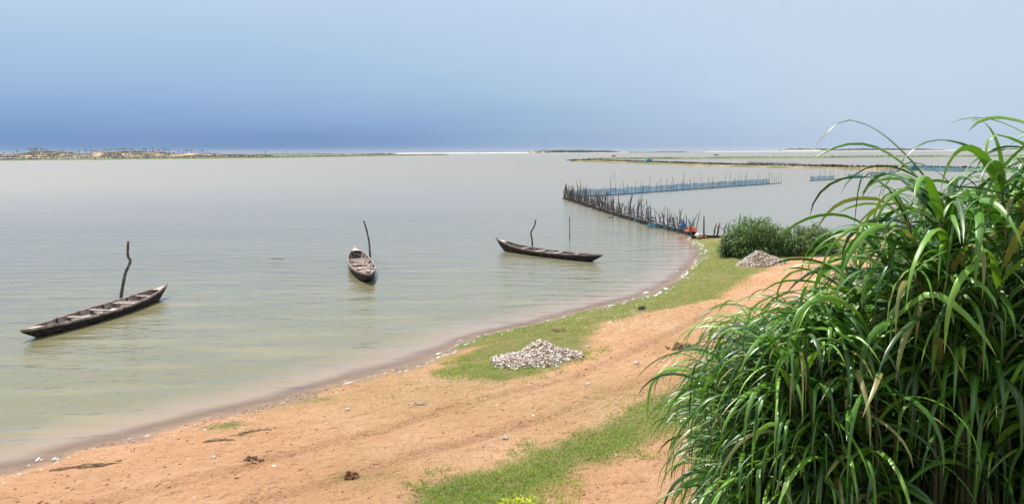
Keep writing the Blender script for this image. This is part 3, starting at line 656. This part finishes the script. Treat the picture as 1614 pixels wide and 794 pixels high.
# cloths and bundles on the stake fence
def cloth(name, c, d, m, label, parent=None, cat='cloth', seed=1):
    n = 12; V = []; Fc = []
    for side in (0, 1):
        for i in range(n):
            for j in range(n):
                u, v = i/(n-1)-.5, j/(n-1)-.5; bl = (1-(2*abs(u))**3)*(1-(2*abs(v))**3)
                nz = float(fbm(np.array([u*7.+seed]), np.array([v*7.]), 3, seed)[0])
                V.append((u*d[0]*(1+.9*nz), v*d[1]*(1+.8*nz), (d[2]*(bl*max(.08, .6+1.9*nz)) if side else 0)+(.012 if side else 0)))
    for side in (0, 1):
        for i in range(n-1):
            for j in range(n-1):
                a = side*n*n+i*n+j; q = (a, a+1, a+n+1, a+n); Fc.append(q[::-1] if side else q)
    rim = [i*n for i in range(n)]+[(n-1)*n+j for j in range(1, n)]+[i*n+n-1 for i in range(n-2, -1, -1)]+[j for j in range(n-2, 0, -1)]
    for a, b_ in zip(rim, rim[1:]+rim[:1]): Fc.append((a, b_, b_+n*n, a+n*n))
    o = mesh(name, V, Fc, m, parent, smooth=True, loc=c); tag(o, label, cat); return o
q = U(1089, 366, .2); cloth('cloth', (q[0], q[1], .25), (.75, .45, .36), M['orange'], 'bright orange cloth bundled over the shore end of the stake fence', seed=3)
q = U(1094, 370, .2); cloth('cloth', (q[0]+.3, q[1]-.2, .16), (.5, .35, .18), M['white'], 'crumpled white cloth below the bright orange one', seed=5)
q = U(1077, 363, .2); cloth('cloth', (q[0], q[1], .3), (.5, .4, .55), M['bluecloth'], 'dark blue cloth hung left of the orange cloth', seed=7)
q = U(1107, 373, .2); cloth('cloth', (q[0], q[1], max(gz(q[0], q[1]), 0)+.02), (.7, .4, .22), M['rust'], 'brownish rag lying right of the orange cloth', seed=8)
q = U(1027, 355, .2); cloth('cloth', (q[0], q[1], .1), (.7, .35, .3), M['teal'], 'teal tarp bundle midway along the stake fence', seed=9)

# ------------------------------------------------------------------ bars, dunes, far shores
def strip(name, pts, width, h, m, label, seed=1, step=6, amp=.35, taper=True):
    P = catmull(pts, 8); L = np.r_[0, np.cumsum(np.linalg.norm(np.diff(P, axis=0), axis=1))]; n = int(min(400, max(20, L[-1]/step)))
    s_ = np.linspace(0, L[-1], n); X = np.interp(s_, L, P[:, 0]); Y = np.interp(s_, L, P[:, 1]); tx, ty = np.gradient(X), np.gradient(Y); nn = np.hypot(tx, ty); nxx, nyy = -ty/nn, tx/nn
    w = width*(1+1.2*fbm(s_/30, s_*0, 3, seed)); k = 9; V = []
    if taper: w = w*np.minimum(1, np.minimum(s_, L[-1]-s_)/(L[-1]*.08)+.05)
    for i in range(n):
        for j in range(k):
            u = j/(k-1)*2-1; z = h*(1-u*u)**.6*(1+2*amp*float(fbm(np.array([s_[i]/14.]), np.array([u*2.]), 3, seed+2)[0]))-.25*(abs(u) == 1)
            V.append((X[i]+nxx[i]*u*w[i]/2, Y[i]+nyy[i]*u*w[i]/2, z))
    idx = np.arange(n*k).reshape(n, k); q = np.stack([idx[:-1, :-1].ravel(), idx[1:, :-1].ravel(), idx[1:, 1:].ravel(), idx[:-1, 1:].ravel()], 1)
    o = mesh(name, V, q[:, ::-1].copy(), m); tag(o, label, 'shore', kind='structure'); return np.stack([X, Y], 1), w, h
def scrub(name, P, w, z, n, hr, m, label, wd=.5, spread=.35, mask=None, segs=2):
    L = np.r_[0, np.cumsum(np.linalg.norm(np.diff(P, axis=0), axis=1))]; s_ = rng.random(n*3)*L[-1]
    mk = fbm(s_/(L[-1]/26), s_*0, 4, n)+.5; s_ = s_[(rng.random(n*3) < np.clip((mk-.38)*4+.45, .2, 1))][:n]; n = len(s_)
    X = np.interp(s_, L, P[:, 0])+rng.normal(0, 1, n)*w*spread; Y = np.interp(s_, L, P[:, 1])+rng.normal(0, 1, n)*w*spread
    pos = np.stack([X, Y, np.full(n, z)], 1); Lh = rng.uniform(*hr, n)
    o = leaves(name, pos, rng.uniform(0, 6.28, n), rng.uniform(R(55), R(90), n), rng.uniform(.1, 1, n), Lh, Lh*wd*rng.uniform(.6, 1.4, n), m, None, segs, .2)
    tag(o, label, 'scrub', kind='stuff'); return o
M['barleaf'] = m_leaf('bar_scrub_leaf', [(0.035, 0.05, 0.02), (0.07, 0.09, 0.03), (0.12, 0.14, 0.05), (0.2, 0.2, 0.09)], rough=.9, spec=.1, transl=.1)
M['brownleaf'] = m_leaf('dry_scrub_leaf', [(0.03, 0.025, 0.015), (0.06, 0.045, 0.03), (0.10, 0.075, 0.05), (0.18, 0.13, 0.09)], rough=.9, spec=.1, transl=.05, midrib=(.1, .08, .05))
P_, w_, _ = strip('mud_bar', [U(x, y)[:2] for x, y in [(900,254.5),(950,255.5),(1010,257.5),(1060,259),(1100,260.5),(1150,262.4),(1200,263),(1260,265.2),(1300,265.2),(1360,267.4),(1425,267.5),(1560,270),(1800,273)]], 15, .75, M['barsand'], 'long brown and green mud bar crossing the lagoon', 3)
scrub('dry_scrub', P_, 9, .5, 7000, (.3, 1.0), M['brownleaf'], 'dark dry brush along the crest of the brown mud bar', 1.2, .14)
strip('mud_bar', [p-np.array([0, 9]) for p in P_[::25]], 7, .3, M['bargreen'], 'green verge along the near side of the mud bar', 6)
P_, w_, _ = strip('mud_bar', [U(x, y)[:2] for x, y in [(920,253),(960,252),(1010,251.5),(1100,250.5),(1200,249.8),(1350,248.5),(1500,247.5),(1700,246)]], 30, .9, M['bargreen'], 'narrow far green bar behind the brown mud bar', 8, 10)
scrub('dry_scrub', P_, 12, .5, 3600, (.4, 1.2), M['barleaf'], 'low green scrub on the far narrow bar', 1.2, .2)
P_, w_, _ = strip('grass_bar', [U(x, y)[:2] for x, y in [(-260,256.5),(0,253.3),(200,251.4),(420,249),(560,246.6),(640,245.3),(700,244.6)]], 75, 1.3, M['bargreen'], 'thin green grass bar on the far left water', 12, 14)
scrub('low_reeds', P_, 30, .8, 5200, (.8, 2.0), M['barleaf'], 'low green reeds on the thin far left bar', 1.2, .4)
# dunes on the left
dp = [(-260,243),(-160,242.5),(-60,244.5),(0,244.5),(30,243.5),(45,241.5),(60,239.5),(85,240),(105,242),(125,243.6),(140,242.4),(165,240.6),(200,240),(235,239.8),(262,241.5),(290,243.2),(305,242.6),(325,242.8),(345,244.6),(420,245)]
Dd = 1500.0
dX = np.array([U(x, 300)[0]/U(x, 300)[1]*Dd for x, y in dp])
def at_depth(x, y, D): d = ray(x, y); return CAM+d*(D/d[1])
dZ = np.array([at_depth(x, y, Dd+30)[2] for x, y in dp])
xs = np.linspace(dX[0], dX[-1], 420); ys = np.linspace(-70, 90, 15)
DX, DY = np.meshgrid(xs, ys); prof = np.interp(DX, dX, dZ)
DZ = prof*np.exp(-((DY-20)/42.)**4)*(1+1.3*fbm(DX/45, DY/30, 4, 31)*(DY < 40))-.4*(np.abs(DY) > 68)
kx = len(xs); idx = np.arange(DX.size).reshape(DX.shape); q = np.stack([idx[:-1, :-1].ravel(), idx[:-1, 1:].ravel(), idx[1:, 1:].ravel(), idx[1:, :-1].ravel()], 1)
dn = mesh('dunes', np.stack([DX.ravel(), Dd+DY.ravel(), DZ.ravel()], 1), q, M['dune']); tag(dn, 'low orange sand dunes along the far left shore', 'dunes', kind='structure')
def dune_z(x, y): return float(np.interp(x, dX, dZ)*math.exp(-((y-Dd-20)/42.)**4))
n = 7500; sx = rng.uniform(xs[0], xs[-1], n); mk = fbm(sx/60, sx*0, 4, 88)+.5; sy = Dd+rng.uniform(-62, 45, n); sel = (rng.random(n) < np.clip((mk-.36)*5, 0.1, 1)) | (sy < Dd-42); sx, sy = sx[sel], sy[sel]; n = len(sx)
pos = np.array([(a, b_, max(0, dune_z(a, b_)-.3)) for a, b_ in zip(sx, sy)]); Lh = rng.uniform(1.2, 3.0, n)
tag(leaves('dune_scrub', pos, rng.uniform(0, 6.28, n), rng.uniform(R(50), R(90), n), rng.uniform(.2, 1.2, n), Lh, Lh*1.3, M['brownleaf'], None, 2, .2), 'dark scrub scattered over the far left dunes', 'scrub', kind='stuff')
P_, w_, _ = strip('low_shore', [at_depth(x, 300, 2150)[:2] for x in (300, 420, 520, 620)], 40, 1.6, M['bargreen'], 'dark low shore right of the dunes', 14, 14)
scrub('dune_scrub', P_, 20, 1.2, 1800, (1.2, 3.2), M['brownleaf'], 'dark low scrub on the shore right of the dunes', 1.3, .4)
# little trees on the dunes
crowns = []; trunks = []
for k in range(4):
    n = 150; u = rng.normal(0, 1, (n, 3)); u /= np.linalg.norm(u, axis=1)[:, None]; rr_ = rng.random(n)**.4
    pos = u*rr_[:, None]*np.array([1.6, 1.6, 1.15])+np.array([0, 0, 3.9+.2*k]); pos[:, 0] += .7*np.sin(pos[:, 2]*2+k)
    o = leaves('crown', pos, rng.uniform(0, 6.28, n), rng.uniform(-.3, 1.2, n), rng.uniform(.3, 1.4, n), rng.uniform(.5, 1.1, n), rng.uniform(.25, .5, n), M['bushleaf'], None, 2, .2)
    crowns.append(o.data); bpy.data.objects.remove(o)
    mb = MB(); mb.tube([(0, 0, -.5), (.08, 0, 1.2), (-.1, .05, 2.6), (.1, 0, 3.9)], [.2, .16, .12, .05], 6)
    for a in range(4): mb.tube([(-.05, 0, 2.3+.3*a), (math.cos(a*1.7+k)*.9, math.sin(a*1.7+k)*.9, 3.4+.25*a)], [.08, .03], 4)
    o = mb.build('trunk', M['stick'], smooth=True); trunks.append(o.data); bpy.data.objects.remove(o)
tx_px = [12, 24, 31, 52, 55, 58, 60, 63, 70, 73, 78, 101, 105, 117, 128, 141, 147, 152, 158, 166, 171, 175, 180, 187, 191, 195, 199, 204, 212, 218, 223, 228, 234, 245, 254, 262, 270, 286, 292, 297, 306, 315, 322, 331, 345, 380, 420, 455, 500]
txx = [at_depth(x+random.uniform(-1, 1), 300, Dd+20)[0] for x in tx_px]
for i, (x, xp) in enumerate(zip(sorted(txx), sorted(tx_px))):
    D_ = Dd+random.uniform(-5, 25) if xp < 335 else 2150; xx_ = x*D_/(Dd+20); z_ = max(0, dune_z(xx_, D_)) if xp < 335 else 1.2
    where = ('at the far left end of the dunes' if xp < 45 else 'on the big left dune' if xp < 90 else 'in the gap between the dune groups' if xp < 140 else 'on the middle dunes' if xp < 215 else 'on the right slope of the dunes' if xp < 300 else 'on the last small dune' if xp < 340 else 'on the dark low shore right of the dunes')
    r = empty('dune_tree', (xx_, D_, z_-.3), random.uniform(0, 6)); tag(r, 'tiny dark tree '+where, 'tree', 'trees '+where)
    s_ = random.uniform(1.0, 1.9); r.scale = (s_*random.uniform(.9, 1.5), s_*random.uniform(.9, 1.5), s_)
    for nm, dl in (('crown', crowns), ('trunk', trunks)): c = bpy.data.objects.new(nm, dl[i % 4]); link(c); c.parent = r
# far woods
def wood(name, x0, x1, D, htop, seed, label, n=900, depth=120):
    a, b_ = at_depth(x0, 300, D)[0], at_depth(x1, 300, D)[0]
    X = rng.uniform(a, b_, n); Y = D+rng.uniform(0, depth, n); e = np.clip(np.minimum(X-a, (b_-X)*.35)/((b_-a)*.06), 0.15, 1)
    H = htop*(.62+.9*fbm(X/60+seed, Y/60, 4, seed)+.1*rng.random(n))*e*(1-.35*sstep(.5, 1, (X-a)/(b_-a)))
    V = []; Fc = []; ph = (1+5**.5)/2
    ico = np.array([(-1, ph, 0), (1, ph, 0), (-1, -ph, 0), (1, -ph, 0), (0, -1, ph), (0, 1, ph), (0, -1, -ph), (0, 1, -ph), (ph, 0, -1), (ph, 0, 1), (-ph, 0, -1), (-ph, 0, 1)])/1.9
    fc = np.array([(0,11,5),(0,5,1),(0,1,7),(0,7,10),(0,10,11),(1,5,9),(5,11,4),(11,10,2),(10,7,6),(7,1,8),(3,9,4),(3,4,2),(3,2,6),(3,6,8),(3,8,9),(4,9,5),(2,4,11),(6,2,10),(8,6,7),(9,8,1)])
    for i in range(n):
        s_ = np.array([rng.uniform(4, 9), rng.uniform(4, 9), H[i]*.5]); V.append(ico*(1+rng.normal(0, .2, (12, 1)))*s_+np.array([X[i], Y[i], H[i]*.45])); Fc.append(fc+12*i)
    o = mesh(name, np.vstack(V), np.vstack(Fc), M['wood'], smooth=False); tag(o, label, 'wood', kind='stuff')
wood('far_wood', 838, 990, 3000, 13.5, 3, 'dark wooded shore on the horizon beyond the surf')
wood('far_wood', 985, 1130, 3200, 4.0, 4, 'thin broken scrub line right of the dark wooded shore', 260)
wood('far_wood', 1237, 1512, 4600, 20, 5, 'long hazy blue wooded island on the right horizon', 1500, 200)
strip('far_beach', [at_depth(x, 300, 2960)[:2] for x in (600, 740, 832, 850, 990)], 60, 1.2, M['beach'], 'pale beach below the far wooded shore', 21, 20)
strip('far_beach', [at_depth(x, 300, 3600)[:2] for x in (960, 1100, 1240, 1400, 1620, 1750)], 120, 2.6, M['beach'], 'pale sand spit along the right horizon', 22, 20)
c = at_depth(843, 300, 2950); strip('sand_bluff', [(c[0]-22, 2950), (c[0], 2950), (c[0]+60, 2950)], 30, 6, M['dune'], 'small orange sand bluff at the left end of the far wood', 23, 3)
c = at_depth(1250, 300, 4500); strip('sand_bluff', [(c[0]-70, 4500), (c[0], 4500), (c[0]+150, 4500)], 60, 7, M['beach'], 'pale sand bluff at the left end of the hazy island', 24, 6)
# surf at the lagoon mouth
V = []; Fc = []; n = 330; a, b_ = at_depth(600, 300, 3100)[0], at_depth(845, 300, 3100)[0]
for i in range(n):
    x = rng.uniform(a, b_); y = 3100+rng.uniform(-90, 160); l = rng.uniform(8, 32); h = rng.uniform(.8, 3.4); m_ = 8; base = len(V)
    for j in range(m_+1):
        t = j/m_*2-1; hh = h*(1-t*t)*rng.uniform(.6, 1.1); V += [(x+t*l, y-3, -.05), (x+t*l, y-.5, hh), (x+t*l, y+4, -.05)]
    for j in range(m_):
        k = base+j*3; Fc += [(k, k+3, k+4, k+1), (k+1, k+4, k+5, k+2)]
tag(mesh('surf', V, Fc, M['foam'], smooth=True), 'white breaking surf line at the lagoon mouth', 'surf', kind='stuff')
# small things far out
q = U(1016, 257.5); hz_ = cloth('net_hut', (q[0], q[1]-12, .15), (3.6, 2.4, 2.4), M['teal'], 'small teal tarp shelter on the mud bar', cat='shelter', seed=12)
q = U(1423, 268.5); cloth('net_bundle', (q[0], q[1]-6, .15), (2.4, 2.0, 2.2), M['teal'], 'blue net bundle at the meeting of mud bar and net fence', cat='net bundle', seed=14)
for (x, y, s_, lb) in [(967, 247, 5, 'tiny dark rock breaking the water before the far wooded shore'), (963, 343.5, .42, 'small dark driftwood lump floating before the stake fence'), (1312, 247.2, 3.5, 'tiny dark rock on the far narrow green bar'), (1129,245.2,6,'flat dark rock far out beyond the bars')]:
    q = U(x, y); cloth('rock' if s_ > 1 else 'driftwood', (q[0], q[1], -.05*s_), (s_, s_*.7, s_*.35), M['mud'], lb, cat='rock' if s_ > 1 else 'driftwood', seed=int(x))
q = U(437, 408); mb = MB(); mb.tube([(-.5, 0, -.02), (-.2, .03, .0), (.3, -.02, -.005), (.5, .05, -.03)], [.015, .03, .03, .01], 6)
tag(mb.build('driftwood', M['dark'], smooth=True, loc=(q[0], q[1], 0)), 'thin dark branch floating between left and middle canoes', 'driftwood')

# ------------------------------------------------------------------ shell heaps
def heap(px, py, lobes, nsh, size, label, seed, mat_='shell'):
    c = G(px, py); root = empty('shell_heap', (c[0], c[1], c[2])); tag(root, label, 'shell heap')
    def hz(x, y): return max([h*max(0, 1-math.hypot((x-a)/rx, (y-b_)/ry)**1.15) for a, b_, rx, ry, h in lobes])
    ext = max(max(abs(a)+rx, abs(b_)+ry) for a, b_, rx, ry, h in lobes)
    g = np.linspace(-ext, ext, 50); V = []; 
    for y in g:
        for x in g: h = hz(x, y); V.append((x, y, gz(c[0]+x, c[1]+y)-c[2]+(h*.93 if h > 0 else -.06)))
    idx = np.arange(2500).reshape(50, 50); q = np.stack([idx[:-1, :-1].ravel(), idx[:-1, 1:].ravel(), idx[1:, 1:].ravel(), idx[1:, :-1].ravel()], 1)
    mesh('heap_core', V, q, M['heapdirt'], root)
    V = []; Fc = []; rn = []; i = 0
    while i < nsh:
        x, y = random.uniform(-ext, ext), random.uniform(-ext, ext); h = hz(x, y)
        if h <= 0 and not (random.random() < .10 and hz(x*.86, y*.86) > 0): continue
        i += 1; s_ = size*random.uniform(.4, 1.5); z = gz(c[0]+x, c[1]+y)-c[2]+h*.93+random.uniform(0, .05)
        m3 = np.array(Matrix.Rotation(random.uniform(0, 6.28), 3, 'Z') @ Matrix.Rotation(random.gauss(0, .8), 3, 'X') @ Matrix.Rotation(random.gauss(0, .6), 3, 'Y'))
        loc = np.array([(-1, 0, 0), (-.45, .5, .1), (.4, .45, .1), (1, 0, .02), (.4, -.5, .1), (-.4, -.45, .1), (0, 0, .42)])*s_*np.array([1, .75, .7])
        b0 = len(V); V += list(loc@m3.T+np.array([x, y, z])); rn += [random.random()]*7
        Fc += [(b0+k, b0+(k+1) % 6, b0+6) for k in range(6)]
    o = mesh('shells', V, np.array(Fc), M['shell'], root, dict(rnd=rn), smooth=False); tag(o, kind='stuff')
heap(846, 566, [(.10, .22, .78, .75, .46), (-.48, -.12, .72, .65, .24), (.62, .12, .65, .6, .22), (0, -.2, .78, .65, .26), (-.2, .3, 1.05, .6, .14)], 4200, .042, 'wide heap of pale shells on green turf near the water, the nearest heap', 3)
heap(1195, 417, [(0, 0, 1.05, .9, .72), (.55, .1, .9, .7, .42)], 2300, .05, 'smaller cone of greyish shells in front of the reed bush', 5)
# scattered shells, clods, mulch, foam, scraps
def lumps(name, pts, sz, m, label, cat, flat=.45, seed=0, attr_=False, big=0):
    V = []; Fc = []; rn = []
    for (x, y) in pts:
        s_ = sz[0]+(sz[1]-sz[0])*random.random()**3; a = random.uniform(0, 6.28); z = gz(x, y); b0 = len(V); k = 6; el = random.uniform(1, 1.8)
        for lvl, (r_, h_) in enumerate(((1.0, -.15), (.8, .55), (.35, .95))):
            for j in range(k):
                t = 2*math.pi*j/k; rr2 = r_*random.uniform(.75, 1.2)*s_; X_, Y_ = math.cos(t)*rr2*el, math.sin(t)*rr2
                V.append((x+X_*math.cos(a)-Y_*math.sin(a), y+X_*math.sin(a)+Y_*math.cos(a), z+h_*s_*flat))
        for l_ in range(2):
            for j in range(k): Fc.append((b0+l_*k+j, b0+l_*k+(j+1) % k, b0+(l_+1)*k+(j+1) % k, b0+(l_+1)*k+j))
        Fc.append(tuple(b0+2*k+j for j in range(k))); rn += [random.random()*.9+.1]*(3*k)
    o = mesh(name, V, Fc, m, None, dict(rnd=rn) if attr_ else None, smooth=False); tag(o, label, cat, kind='stuff'); return o
def scatter(n, cond, x0=-13, x1=14, y0=11, y1=40, pw=1.4):
    out_ = []
    while len(out_) < n:
        X = np.array([random.uniform(x0, x1) for _ in range(400)]); Y = np.array([y0+(y1-y0)*random.random()**pw for _ in range(400)])
        z, sd = height(X, Y); f = fbm(X*.8, Y*.8, 3, 21)+.5
        for a, b_, s_, zz, ff in zip(X, Y, sd, z, f):
            if cond(a, b_, s_, zz, ff) and len(out_) < n: out_.append((a, b_))
    return out_
lumps('earth_clods', scatter(3600, lambda x, y, s, z, f: s > .6 and random.random() < (f-.25)*1.8), (.006, .034), M['clod'], 'red brown earth clods strewn over the sand', 'clods')
lumps('dark_litter', scatter(900, lambda x, y, s, z, f: s > .4 and random.random() < (f-.3)*2), (.006, .028), M['litterdark'], 'dark bits of dung and twigs on the sand', 'litter', .3)
lumps('wrack', scatter(1500, lambda x, y, s, z, f: .05 < s < .75+.5*math.sin(x*.9) and random.random() < (f-.3)*2.2), (.006, .03), M['litterdark'], 'dark wrack of weed and twigs along the waterline', 'wrack', .3)
sh_pts = scatter(260, lambda x, y, s, z, f: (0 < s < 1.3 and random.random() < .6) or (s > 1 and random.random() < .03))
g1 = G(1000, 505)
sh_pts += [(g1[0]+random.gauss(-.3, 1.2), g1[1]+random.gauss(.5, 1.9)) for _ in range(420)]
sh_pts = [p for p in sh_pts if gz(*p) > 0]
lumps('shell_litter', sh_pts, (.008, .035), M['shell'], 'white shell fragments scattered on beach and turf', 'shell litter', .4, attr_=True)
def mulch(px, py, rx, ry, h, label, name='mulch_heap', m='dung', rot=0.0):
    c = G(px, py); n = 26; V = []
    for j in range(n):
        for i in range(n):
            u, v = i/(n-1)*2-1, j/(n-1)*2-1; r_ = math.hypot(u, v); nz = float(fbm(np.array([u*3.+px]), np.array([v*3.]), 4, int(px))[0])
            X_, Y_ = u*rx*math.cos(rot)-v*ry*math.sin(rot), u*rx*math.sin(rot)+v*ry*math.cos(rot)
            V.append((X_, Y_, gz(c[0]+X_, c[1]+Y_)-c[2]+h*max(-.5, min(1, 1.35*(1-r_)+nz*3.4-.25))*1.0-.006))
    idx = np.arange(n*n).reshape(n, n); q = np.stack([idx[:-1, :-1].ravel(), idx[:-1, 1:].ravel(), idx[1:, 1:].ravel(), idx[1:, :-1].ravel()], 1)
    o = mesh(name, V, q, M[m], smooth=True, loc=tuple(c)); tag(o, label, 'debris pile'); return o
mulch(1075, 549, .42, .25, .16, 'small dark pile of mulch on bare sand beside the reeds')
mulch(135, 733, .6, .16, .045, 'flat dark weed mat near the waterline, leftmost on the beach', 'weed_mat', rot=.2)
mulch(338, 694, .42, .13, .035, 'dark weed mat beside the small grass tuft near the water', 'weed_mat', rot=.2)
mulch(395, 681, .5, .12, .03, 'greenish dark weed mat right of the small grass tuft', 'weed_mat', rot=.3)
mulch(401, 726, .17, .12, .05, 'round brown dung pat on the open sand', 'dung_pat')
mulch(877, 521, .28, .2, .06, 'dark pat on the turf above the near shell heap', 'dung_pat')
mulch(1012, 487, .16, .16, .12, 'little dark lump at the edge of turf and path', 'dung_pat', 'dark')
mulch(555, 753, .14, .12, .09, 'dark clod lying by the lower grass patch tip', 'dung_pat', 'clod')
for (x, y, rx, lb) in [(663, 638, .16, 'pale broken stick lying on the sand above the grass'), (1003, 573, .1, 'clear plastic scrap lying on the sandy path'), (927, 606, .08, 'white paper scrap on the sandy path'), (796, 691, .08, 'white paper scrap beside the lower grass patch'), (878, 579, .07, 'white scrap just below the near shell heap'), (88, 725, .10, 'flat white plastic sheet scrap at the wet waterline'), (336, 722, .07, 'pinkish white scrap left of the round dung pat'), (927, 547, .08, 'white scrap right of the near shell heap'), (548, 646, .07, 'small white scrap on the sand below the grass tuft')]:
    c = G(x, y); cloth('stick' if 'stick' in lb else 'plastic_scrap', (c[0], c[1], c[2]+.004), (rx*(2 if 'stick' in lb else 1.3), rx*(.25 if 'stick' in lb else .9), rx*(.3 if 'stick' in lb else .6)), M['white' if 'stick' not in lb else 'pale'], lb, cat='stick' if 'stick' in lb else 'scrap', seed=int(x))
# foam and wet litter along the waterline
V = []; Fc = []
sp = shore_c; Ls = np.r_[0, np.cumsum(np.linalg.norm(np.diff(sp, axis=0), axis=1))]
def level_pt(s_):
    x, y = np.interp(s_, Ls, sp[:, 0]), np.interp(s_, Ls, sp[:, 1]); x2, y2 = np.interp(s_+.2, Ls, sp[:, 0]), np.interp(s_+.2, Ls, sp[:, 1]); nx_, ny_ = -(y2-y), x2-x; l = math.hypot(nx_, ny_)+1e-9
    nx_, ny_ = nx_/l, ny_/l
    o_ = np.linspace(-2, 2, 33); z = np.array([gz(x+nx_*q_, y+ny_*q_) for q_ in o_]); k = int(np.argmin(np.abs(z-.008))); return x+nx_*o_[k], y+ny_*o_[k], math.atan2(y2-y, x2-x), nx_, ny_
for i in range(900):
    s_ = random.uniform(Ls[2], Ls[-14]); f = float(fbm(np.array([s_*.5]), np.array([2.]), 3, 41)[0])+.5
    if random.random() > (f-.2)*1.6: continue
    x, y, a, nx_, ny_ = level_pt(s_); off = random.gauss(0, .10)+(random.random() < .25)*random.uniform(0, .5); x += nx_*off; y += ny_*off
    l = .02+.16*random.random()**2*(1.5 if y > 30 else 1); w = random.uniform(.01, .035)*(2.2 if y > 30 else 1); z = max(gz(x, y), 0)+.004; b0 = len(V); k = 9
    V.append((x, y, z+.014)); 
    for j in range(k):
        t = 2*math.pi*j/k; r_ = random.uniform(.55, 1.2); X_, Y_ = math.cos(t)*l*r_, math.sin(t)*w*r_; V.append((x+X_*math.cos(a)-Y_*math.sin(a), y+X_*math.sin(a)+Y_*math.cos(a), z))
    Fc += [(b0, b0+1+j, b0+1+(j+1) % k) for j in range(k)]
tag(mesh('foam', V, Fc, M['foam'], smooth=False), 'flecks of white foam along the waterline', 'foam', kind='stuff')

# ------------------------------------------------------------------ turf blades
def turf(n, x0, x1, y0, y1, name, label, hl=(.03, .085)):
    X = rng.uniform(x0, x1, n); Y = y0+(y1-y0)*rng.random(n)**1.25
    z, sd = height(X, Y); g = gmask(X, Y, sd)
    f = fbm(X*1.1, Y*1.1, 5, 61)*1.6+fbm(X*4, Y*4, 3, 62)*.9
    keep_ = (rng.random(n) < np.clip(g*1.15+f*1.7-.30, 0, 1)) & (sd > .06) & (g > .02); X, Y, z = X[keep_], Y[keep_], z[keep_]; n = len(X); L = rng.uniform(*hl, n)*(1+.4*(Y > 24)); cr = np.clip(fbm(X*.9, Y*.9, 3, 71)+.5+rng.normal(0, .2, n), 0, 1)
    o = leaves(name, np.stack([X, Y, z-.004], 1), rng.uniform(0, 6.28, n), rng.uniform(R(35), R(85), n), rng.uniform(.2, 1.3, n), L, L*.22+.003, M['turf'], None, 2, .2, rnd=cr)
    tag(o, label, 'grass', kind='stuff')
turf(150000, -3, 7, 11.5, 22, 'short_grass', 'short green turf of the lower patch')
turf(120000, -3, 14, 20, 50, 'short_grass', 'short turf along the lagoon shore', (.03, .07))
n = 60000; X = rng.uniform(-9, 12, n); Y = rng.uniform(12, 34, n); tt = np.zeros(n)
for (cx, cy, rx, ry, a) in [(690,600,2.6,2.4,.30),(760,600,1.5,1.2,.3),(560,612,2.2,1.2,.25),(470,640,2.5,1.0,.15),(355,660,.9,.5,.6),(495,617,.9,.6,.5),(560,765,1.2,.5,.5),(700,700,3,1,.2),(1000,640,3,2.5,.35),(950,560,2,2,.15),(880,600,2,.8,.25)]:
    c = U(cx, cy, .4); tt = np.maximum(tt, a*np.exp(-((X-c[0])/rx)**2-((Y-c[1])/ry)**2))
f = fbm(X*1.6, Y*1.6, 4, 161)*2.2; z, sd = height(X, Y); kp = (rng.random(n) < np.clip(tt*(1+2.2*f), 0, 1)) & (sd > .1); X, Y, z = X[kp], Y[kp], z[kp]; n = len(X); L = rng.uniform(.025, .07, n)
tag(leaves('sparse_grass', np.stack([X, Y, z-.004], 1), rng.uniform(0, 6.28, n), rng.uniform(R(35), R(85), n), rng.uniform(.2, 1.3, n), L, L*.22+.003, M['turf'], None, 2, .2, rnd=rng.uniform(.35, 1, n)), 'sparse yellowish grass sprouts on the bare sand', 'grass', kind='stuff')
# low weed with yellow leaves at the bottom edge
c = G(816, 806); r = empty('yellow_weed', tuple(c)); tag(r, 'small bright yellow green weed at the bottom edge of the lower grass patch', 'weed')
n = 300; a = rng.uniform(0, 6.28, n); rr_ = rng.random(n)**.6*.24; pos = np.stack([np.cos(a)*rr_*1.2, np.sin(a)*rr_, .02+.15*rng.random(n)*(.6+.7*np.sin(a*2.3+1)**2)], 1)
leaves('foliage', pos, a+rng.normal(0, .8, n), rng.uniform(.2, 1.3, n), rng.uniform(.4, 1.4, n), rng.uniform(.04, .09, n), rng.uniform(.02, .035, n), M['yellow'], r, 3, .2)
mb = MB()
for k in range(9): aa = k*.7; mb.tube([(0, 0, -.02), (math.cos(aa)*.08, math.sin(aa)*.08, .1), (math.cos(aa)*.15, math.sin(aa)*.14, .17)], [.006, .005, .003], 4)
mb.build('stems', M['culm'], r)

# ------------------------------------------------------------------ haze
hb = MB(); hb.box((0, 6000, 16.5), (19000, 12900, 38)); hm = bpy.data.materials.new('haze_air'); hm.use_nodes = True; nt = hm.node_tree.nodes; nt.clear()
ho = nt.new('ShaderNodeOutputMaterial'); hv = nt.new('ShaderNodeVolumePrincipled'); hv.inputs['Color'].default_value = (.80, .87, .95, 1); hv.inputs['Density'].default_value = 7e-5
hm.node_tree.links.new(hv.outputs[0], ho.inputs['Volume']); tag(hb.build('haze', hm), 'thin pale haze over the lagoon', 'haze', kind='stuff')
